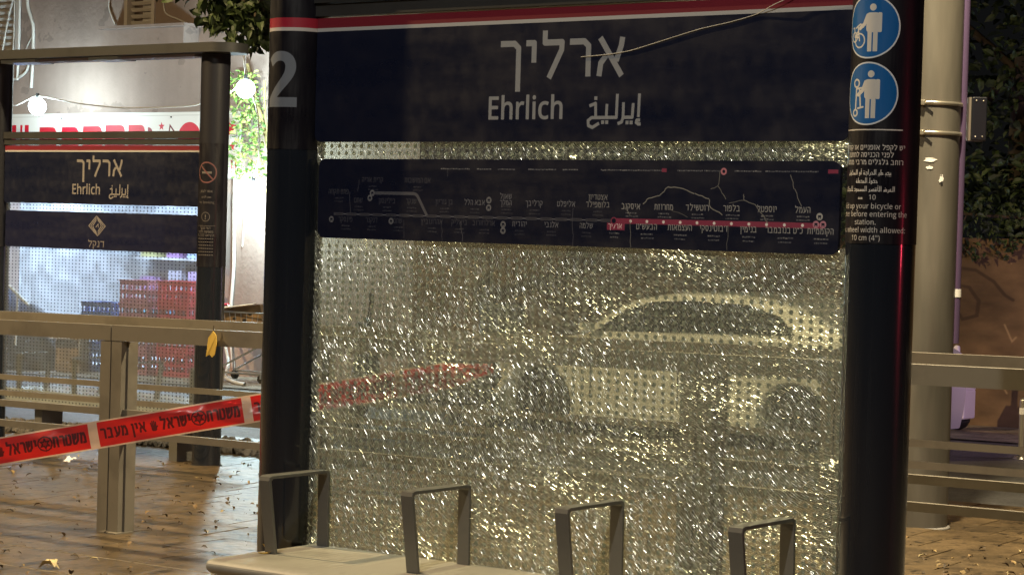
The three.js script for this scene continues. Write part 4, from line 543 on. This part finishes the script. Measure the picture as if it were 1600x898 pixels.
// ---------------------------------------------------------------- white car parked on the road
{
  const X = -4.66, Z = -9.3, b = gy(X, Z) - .008, t = thing('parked_car', 'small white car parked on the road beyond the fences', 'car', [X, b, Z]), w = 1.56;
  const paint = phys({ color: lin(.43, .42, .39), roughness: .3, clearcoat: .6, clearcoatRoughness: .08 }), dark = phys({ color: lin(.012, .014, .015), roughness: .12 });
  const wheelX = [-1.24, 1.2], rW = .285, S = (pts) => { const s = new THREE.Shape(); pts.forEach((p, i) => (p.length === 2 ? (i ? s.lineTo(...p) : s.moveTo(...p)) : s.quadraticCurveTo(...p))); return s; };
  const low = new THREE.Shape(); low.moveTo(-1.86, .22); low.quadraticCurveTo(-1.94, .42, -1.86, .56); low.quadraticCurveTo(-1.55, .7, -.98, .79); low.lineTo(-.7, .845); low.lineTo(1.2, .9); low.quadraticCurveTo(1.7, .88, 1.86, .78); low.quadraticCurveTo(1.93, .55, 1.86, .25);
  for (const x of [...wheelX].reverse()) { low.lineTo(x + .35, .2); low.absarc(x, .26, .35, -.17, Math.PI + .17, false); } low.lineTo(-1.86, .22);
  part('body', metreUV(new THREE.ExtrudeGeometry(low, { depth: w - .12, bevelEnabled: true, bevelSize: .05, bevelThickness: .06, bevelSegments: 4, curveSegments: 20 }).translate(0, 0, -w + .06)), paint, t);
  const top = [[-.98, .8], [-.5, 1.1], [-.3, 1.185, .1, 1.215], [.6, 1.24, 1.05, 1.17], [1.5, 1.02, 1.74, .84]], roofS = S(top); roofS.lineTo(-.98, .8);
  const cab = new THREE.ExtrudeGeometry(roofS, { depth: w - .26, bevelEnabled: true, bevelSize: .03, bevelThickness: .07, bevelSegments: 3, curveSegments: 12 }).translate(0, 0, -w + .13); const cp = cab.attributes.position; for (let i = 0; i < cp.count; i++) { const k = clamp((cp.getY(i) - .8) / .45, 0, 1), zc = -w / 2; cp.setZ(i, zc + (cp.getZ(i) - zc) * (1 - .16 * k)); } cab.computeVertexNormals(); part('cabin', metreUV(cab), paint, t);
  const pane = (pts, name) => { const g = new THREE.ExtrudeGeometry(S(pts), { depth: .012, bevelEnabled: false }), p = g.attributes.position; for (let i = 0; i < p.count; i++) { const k = clamp((p.getY(i) - .8) / .45, 0, 1); p.setZ(i, -.052 - .112 * k + p.getZ(i)); } g.computeVertexNormals(); return part(name, metreUV(g), dark, t); };
  pane([[-.82, .83], [-.45, 1.085], [-.2, 1.155], [.135, 1.18], [.135, .83]], 'side_window'); pane([[.145, .83], [.145, 1.18], [.7, 1.17], [1.0, 1.09], [1.16, .95], [1.14, .83]], 'side_window');
  part('windscreen', quads([[[-1.0, .84, -w + .2], [-1.0, .84, -.2], [-.53, 1.115, -.27], [-.53, 1.115, -w + .27]]]), dark, t); part('door_line', [boxAt(.14, .15, .3, .87, .0, .003), boxAt(-.72, -.71, .34, .84, .0, .003)], dark, t); part('door_handle', [rbox(.16, .03, .03, .01, -.1, .72, .01), rbox(.16, .03, .03, .01, .72, .74, .01)], paint, t); part('sill', boxAt(-.86, .82, .17, .23, -w + .1, -.03), M.black, t);
  part('headlight', rbox(.2, .12, .16, .04, -1.8, .56, -.16), phys({ color: lin(.6, .6, .6), roughness: .15 }), t); part('tail_light', rbox(.1, .22, .14, .03, 1.85, .64, -.14), phys({ color: lin(.3, .02, .02), roughness: .2 }), t); part('mirror', rbox(.08, .1, .16, .03, -.72, .92, .07), paint, t); part('underside', boxAt(-1.8, 1.8, .18, .3, -w + .2, -.2), M.black, t);
  part('arch_liner', wheelX.flatMap((x) => [cyl(.345, .345, .3, 0, -.15, 0, 28).rotateX(Math.PI / 2).translate(x, .27, -.36)]), M.black, t);
  for (const x of wheelX) for (const z of [-.12, -w + .12]) { const wh = part('wheel', new THREE.CylinderGeometry(rW * .62, rW * .62, .16, 28).rotateX(Math.PI / 2), std({ color: lin(.05, .05, .05), roughness: .5, metalness: .3 }), t); wh.position.set(x, rW, z); part('tyre', new THREE.TorusGeometry(rW * .79, rW * .21, 12, 36).scale(1, 1, 1.5), M.rubber, wh); part('hub', [cyl(.05, .05, .17, 0, -.085, 0, 16).rotateX(Math.PI / 2), ...[0, 1, 2, 3, 4].map((k) => box(.05, rW * .55, .02, 0, rW * .3, z > -w / 2 ? .08 : -.08).rotateZ(k * 1.2566))], M.black, wh); }
}
// dark motor scooter standing in front of the car's bonnet
{
  const X = -6.62, Z = -8.55, t = thing('motor_scooter', 'dark motor scooter with a top box parked before the white car', 'scooter', [X, gy(X, Z) - .008, Z], .75), pa = phys({ color: lin(.02, .022, .024), roughness: .25, clearcoat: .5 }), ex = (pts, d, z) => metreUV(new THREE.ExtrudeGeometry(new THREE.Shape(pts.map((p) => new THREE.Vector2(...p))), { depth: d, bevelEnabled: true, bevelSize: .02, bevelThickness: .02, bevelSegments: 2 }).translate(0, 0, -d / 2));
  part('body', ex([[-.1, .26], [.55, .3], [.68, .52], [.62, .66], [.1, .62], [.02, .4], [-.3, .3], [-.32, .24]], .26), pa, t); part('front_shield', ex([[-.5, .3], [-.38, .28], [-.34, .6], [-.42, .9], [-.5, .92], [-.52, .6]], .34), pa, t); part('seat', rbox(.6, .11, .26, .05, .36, .74, 0), M.black, t); part('top_box', rbox(.36, .3, .38, .04, .7, .98, 0), M.black, t);
  part('handlebar', [bar([-.42, .95, -.32], [-.42, .95, .32], .016), bar([-.46, .4, 0], [-.42, .95, 0], .03)], M.black, t); part('mirror', [rbox(.02, .08, .12, .01, -.4, 1.14, .28), bar([-.42, .95, .24], [-.4, 1.1, .28], .007)], M.black, t); part('mirror', [rbox(.02, .08, .12, .01, -.4, 1.14, -.28), bar([-.42, .95, -.24], [-.4, 1.1, -.28], .007)], M.black, t); part('windscreen', quads([[[-.5, .92, -.2], [-.5, .92, .2], [-.44, 1.3, .16], [-.44, 1.3, -.16]]]), M.glass, t); part('fork', [bar([-.5, .6, .07], [-.62, .2, .07], .02), bar([-.5, .6, -.07], [-.62, .2, -.07], .02)], M.bandSteel, t);
  for (const x of [-.62, .5]) { const w = part('wheel', new THREE.CylinderGeometry(.12, .12, .07, 24).rotateX(Math.PI / 2), M.bandSteel, t); w.position.set(x, .215, 0); part('tyre', new THREE.TorusGeometry(.16, .055, 12, 32), M.rubber, w); } part('stand', [bar([.2, .28, .05], [.16, .01, .2], .014), bar([.2, .28, -.05], [.16, .01, -.2], .014)], M.black, t); part('headlight', new THREE.SphereGeometry(.06, 16, 10).scale(.5, 1, 1.2).translate(-.54, .78, 0), M.white, t);
}
// ---------------------------------------------------------------- at the foot of the shop wall
{
  // stacked red crates
  const crate = (label, x, y, z, mat, turn, group) => { const t = thing('plastic_crate', label, 'crate', [x, y, z], turn, group), w = .5, h = .27, d = .36; part('floor', boxAt(-w / 2, w / 2, 0, .015, -d / 2, d / 2), mat, t); const bars = []; for (const [ax, L, o] of [['x', w, d / 2], ['z', d, w / 2]]) for (const s of [-1, 1]) { for (const yy of [.04, .14, .245]) bars.push(ax === 'x' ? box(L, .045, .012, 0, yy, s * (o - .006)) : box(.012, .045, L - .03, s * (o - .006), yy, 0)); for (let k = 0; k < 7; k++) { const q = -L / 2 + .02 + k * (L - .04) / 6; bars.push(ax === 'x' ? box(.022, .25, .01, q, .13, s * (o - .007)) : box(.01, .25, .022, s * (o - .007), .13, q)); } } part('side_lattice', bars, mat, t); part('rim', [boxAt(-w / 2 - .01, w / 2 + .01, .262, .28, -d / 2 - .01, -d / 2 + .012), boxAt(-w / 2 - .01, w / 2 + .01, .262, .28, d / 2 - .012, d / 2 + .01), boxAt(-w / 2 - .01, -w / 2 + .012, .262, .28, -d / 2 + .014, d / 2 - .014), boxAt(w / 2 - .012, w / 2 + .01, .262, .28, -d / 2 + .014, d / 2 - .014)], mat, t); return t; };
  const red = std({ color: lin(.5, .03, .05), roughness: .5 }), blue = std({ color: lin(.04, .12, .42), roughness: .5 }), pinkish = std({ color: lin(.42, .16, .24), roughness: .5 });
  const lv = ['bottom crate', 'second crate up', 'third crate up', 'topmost crate'], Z = -12.75;
  for (let i = 0; i < 4; i++) crate('red plastic ' + lv[i] + ' of the red stack by the wall', -13.72, gy(-13.7, Z) + i * .282, Z, red, .05 * (i % 2), 'stacked red crates'); 
  for (let i = 0; i < 4; i++) crate('dull pink plastic ' + lv[i] + ' of the pink stack', -14.36, gy(-14.4, Z) + i * .282, Z + .02, pinkish, -.04 * (i % 2), 'stacked pink crates');
  for (let i = 0; i < 3; i++) crate('blue plastic ' + lv[i] + ' of the blue stack by the wall', -15.05, gy(-15, Z) + i * .282, Z, blue, .03 * i, 'stacked blue crates');
  { const t = thing('cardboard_carton', 'tan cardboard carton leaning before the blue crates', 'carton', [-15.2, gy(-15.2, -12.3) + .002, -12.35], .3), cb = std({ color: lin(.5, .33, .16), map: grain, roughness: .9 }); part('box', boxAt(-.16, .16, 0, .42, -.12, .12), cb, t); part('flap', [box(.3, .006, .12, 0, .46, .155).rotateX(.2), box(.3, .006, .12, 0, .46, -.155).rotateX(-.2)], cb, t); }
  // covered scooter with a blue lamp
  { const t = thing('covered_scooter', 'dark covered scooter with a small blue lamp beside the crates', 'scooter', [-16.35, gy(-16.3, -12.5), -12.45]), g = new THREE.SphereGeometry(1, 40, 24), p = g.attributes.position; for (let i = 0; i < p.count; i++) { const x = p.getX(i), y = p.getY(i), z = p.getZ(i), f = fbm(x * 3 + 9, z * 3 + y * 4 + 9, 256, 3, 4) - .5, h = .62 + .26 * Math.exp(-((x + .35) ** 2) * 9) + .1 * Math.exp(-((x - .5) ** 2) * 8); p.setXYZ(i, x * .82 + f * .06, y < 0 ? .04 : y * h * 1.15 + .04 + f * .05, z * (.3 + .1 * (1 - Math.max(0, y))) + f * .08); } g.computeVertexNormals(); part('cover', g, std({ color: lin(.03, .034, .045), roughness: .7 }), t);
    for (const x of [-.6, .6]) part('tyre', new THREE.TorusGeometry(.17, .055, 10, 26).translate(x, .225, .1), M.rubber, t); part('pale_bar', bar([.12, 1.08, .32], [.62, .8, .34], .022), M.white, t); part('pale_stay', bar([.38, .3, .33], [.4, .92, .33], .015), M.white, t);
    part('lamp_glass', new THREE.SphereGeometry(.045, 14, 10).translate(-.08, 1.2, .22), std({ color: lin(.05, .2, .8), emissive: lin(.02, .35, 1.6), emissiveIntensity: 9 }), t); const pl = new THREE.PointLight(lin(.1, .35, 1), 1.6, 0, 2); pl.position.set(-.08, 1.2, .22); pl.shadow.radius = 2; pl.castShadow = true; t.add(pl); part('lamp_stem', bar([-.08, .8, .1], [-.08, 1.16, .22], .015), M.black, t); }
  // shopping cart and the carton in it
  { const X = -12.55, Zc = -12.65, t = thing('shopping_cart', 'wire shopping cart standing under the glaring bulb', 'shopping cart', [X, gy(X, Zc), Zc], .1), wm = std({ color: lin(.5, .52, .53), roughness: .3, metalness: .8 }), wires = [], B = [[-.34, .3, .2], [.34, .3, .24]]; const c = (u, v, k) => { const hw = lerp(.3, .42, v), hd = lerp(.18, .25, v), yy = lerp(.42, .8, v); return [[u * hw, yy, hd], [u * hw, yy, -hd], [hw, yy, u * hd], [-hw, yy, u * hd]][k]; };
    for (let k = 0; k < 4; k++) { for (let i = -5; i <= 5; i++) wires.push(bar(c(i / 5, 0, k), c(i / 5, 1, k), .0035, 5)); for (const v of [0, .33, .66]) wires.push(bar(c(-1, v, k), c(1, v, k), .0035, 5)); } for (let i = -4; i <= 4; i++) wires.push(bar([i / 4 * .3, .42, -.18], [i / 4 * .3, .42, .18], .0035, 5)); part('basket', wires, wm, t);
    part('rim', [0, 1, 2, 3].map((k) => bar(c(-1, 1, k), c(1, 1, k), .009, 8)), wm, t); part('frame', [bar([-.36, .1, .2], [.3, .42, .18], .012), bar([-.36, .1, -.2], [.3, .42, -.18], .012), bar([-.36, .1, .2], [.36, .1, .17], .012), bar([-.36, .1, -.2], [.36, .1, -.17], .012), bar([-.42, .8, .2], [-.36, .1, .2], .012), bar([-.42, .8, -.2], [-.36, .1, -.2], .012)], wm, t); part('handle', bar([-.5, .86, -.24], [-.5, .86, .24], .016), red, t); part('handle_stay', [bar([-.5, .86, .22], [-.42, .8, .24], .01), bar([-.5, .86, -.22], [-.42, .8, -.24], .01)], wm, t);
    for (const [x, z] of [[-.34, .2], [-.34, -.2], [.34, .17], [.34, -.17]]) { const wh = part('wheel', new THREE.CylinderGeometry(.05, .05, .03, 20).rotateX(Math.PI / 2), M.rubber, t); wh.position.set(x, .05, z); part('fork', boxAt(-.01, .01, .0, .05, -.022, .022), wm, wh); }
    const k = thing('cardboard_box', 'open cardboard box tipped in the shopping cart', 'box', [X + .05, gy(X, Zc) + .47, Zc], .3), cb = std({ color: lin(.5, .33, .17), map: grain, roughness: .9 }); k.rotation.z = .14; part('carton', [boxAt(-.24, .24, 0, .012, -.16, .16), boxAt(-.24, .24, 0, .4, .148, .16), boxAt(-.24, .24, 0, .4, -.16, -.148), boxAt(-.24, -.228, 0, .4, -.147, .147), boxAt(.228, .24, 0, .4, -.147, .147)], cb, k); part('flap', [box(.46, .006, .14, 0, .43, .21).rotateX(.1), box(.14, .006, .3, -.29, .44, 0).rotateZ(.25)], cb, k); part('grip_hole', [[-.1, .27], [.02, .24], [.1, .3]].map(([x, y]) => new THREE.SphereGeometry(.025, 10, 6).scale(1, .8, .15).translate(x, y, .161)), M.black, k); }
  // white pipe lying on the sidewalk
  single('plastic_pipe', tube([[-13.42, .55, -13.0], [-13.2, .2, -12.9], [-12.95, -.1, -12.75], [-12.7, -.24, -12.45], [-12.3, gy(-12.3, -12.2) + .02, -12.2], [-11.95, gy(-12, -12) + .02, -12.0]], .02, 40), M.white, 'bent white plastic pipe lying by the shopping cart wheel', 'pipe');
}
// ---------------------------------------------------------------- small things on the ground, and the loose thread on the sign
{
  const c = thing('crumpled_leaf', 'large crumpled pale leaf on the paving', 'leaf', [-2.3, gy(-2.3, -.84) + .012, -.84], .5); const g = leafGeo(.9, .7, .6); part('blade', [g.clone().scale(.1, .07, .08), g.clone().scale(.07, .06, .06).rotateY(2.2).translate(.02, .01, .01)], std({ color: lin(.62, .52, .28), roughness: .6, side: THREE.DoubleSide }), c);
  const r = rng(66), s = new THREE.PlaneGeometry(.07, .055, 6, 5), p = s.attributes.position; for (let i = 0; i < p.count; i++) p.setXYZ(i, p.getX(i) + (r() - .5) * .01, p.getY(i) + (r() - .5) * .01, (r() - .5) * .02); s.rotateX(-Math.PI / 2 + .5).computeVertexNormals(); const pp = single('paper_scrap', s, std({ color: lin(.8, .82, .84), roughness: .8, side: THREE.DoubleSide }), 'crumpled white paper scrap on the paving behind the police tape', 'paper'); pp.position.set(-6.19, gy(-6.19, -4.38) + .035, -4.38);
  single('twig', [tube([[0, 0, 0], [.03, .03, .01], [.05, .08, .01]], .003, 8, 5), tube([[.02, .02, .006], [.06, .03, .02]], .002, 6, 5), tube([[.03, .04, .01], [.07, .06, .0]], .002, 6, 5)], M.bark, 'small dark forked twig on the paving beside the bench', 'twig').position.set(-1.42, gy(-1.42, -1.0) + .002, -1.0);
  const th = single('loose_thread', tube([[1.09, 2.088, .0195], [1.2, 2.094, .0195], [1.28, 2.104, .0195], [1.4, 2.132, .02], [1.52, 2.16, .02], [1.63, 2.178, .02], [1.716, 2.197, .0205], [1.78, 2.222, .03], [1.826, 2.24, .03], [1.93, 2.30, .04]], .0014, 60, 5), std({ color: lin(.5, .48, .42), roughness: .6 }), 'thin pale thread slung across the station name', 'thread'); 
}
// ---------------------------------------------------------------- lit signs to the right, outside the picture: their colour lies on the pole and pillars
{
  const v = thing('light_box', 'lit violet advertising panel on a low post by the wall', 'sign', [-1.0, gy(-1.0, -11.0), -11.0], -2.12); part('post', cyl(.05, .05, .7), M.steel, v); part('panel', rbox(.7, 1.1, .08, .02, 0, 1.25, 0), M.black, v); part('lit_sign_face', boxAt(-.31, .31, .74, 1.76, .041, .046), std({ color: lin(.5, .4, .6), emissive: lin(.8, .5, 1.0), emissiveIntensity: 3 }), v);
  const p = new THREE.RectAreaLight(lin(.95, .66, 1.0), 12, .6, 1.0); p.position.set(0, 1.25, .06); p.rotation.y = Math.PI; v.add(p);
  const s = thing('tram_signal', 'red tram signal on a slim post at the platform end', 'signal', [7.2, gy(7.2, -.9), -.9]); part('post', cyl(.04, .04, 1.0), M.steel, s); part('housing', rbox(.22, .75, .16, .03, 0, 1.35, 0), M.black, s); part('signal_lens', rbox(.06, .5, .03, .012, 0, 1.35, .085), std({ color: lin(.3, .02, .03), emissive: lin(1.6, .04, .1), emissiveIntensity: 6 }), s); s.rotation.y = -1.35; const q = new THREE.PointLight(lin(1, .06, .12), 2.2, 0, 2); q.position.set(0, 1.35, .16); q.shadow.radius = 6; q.castShadow = true; s.add(q);
}
renderer.render(scene, camera);
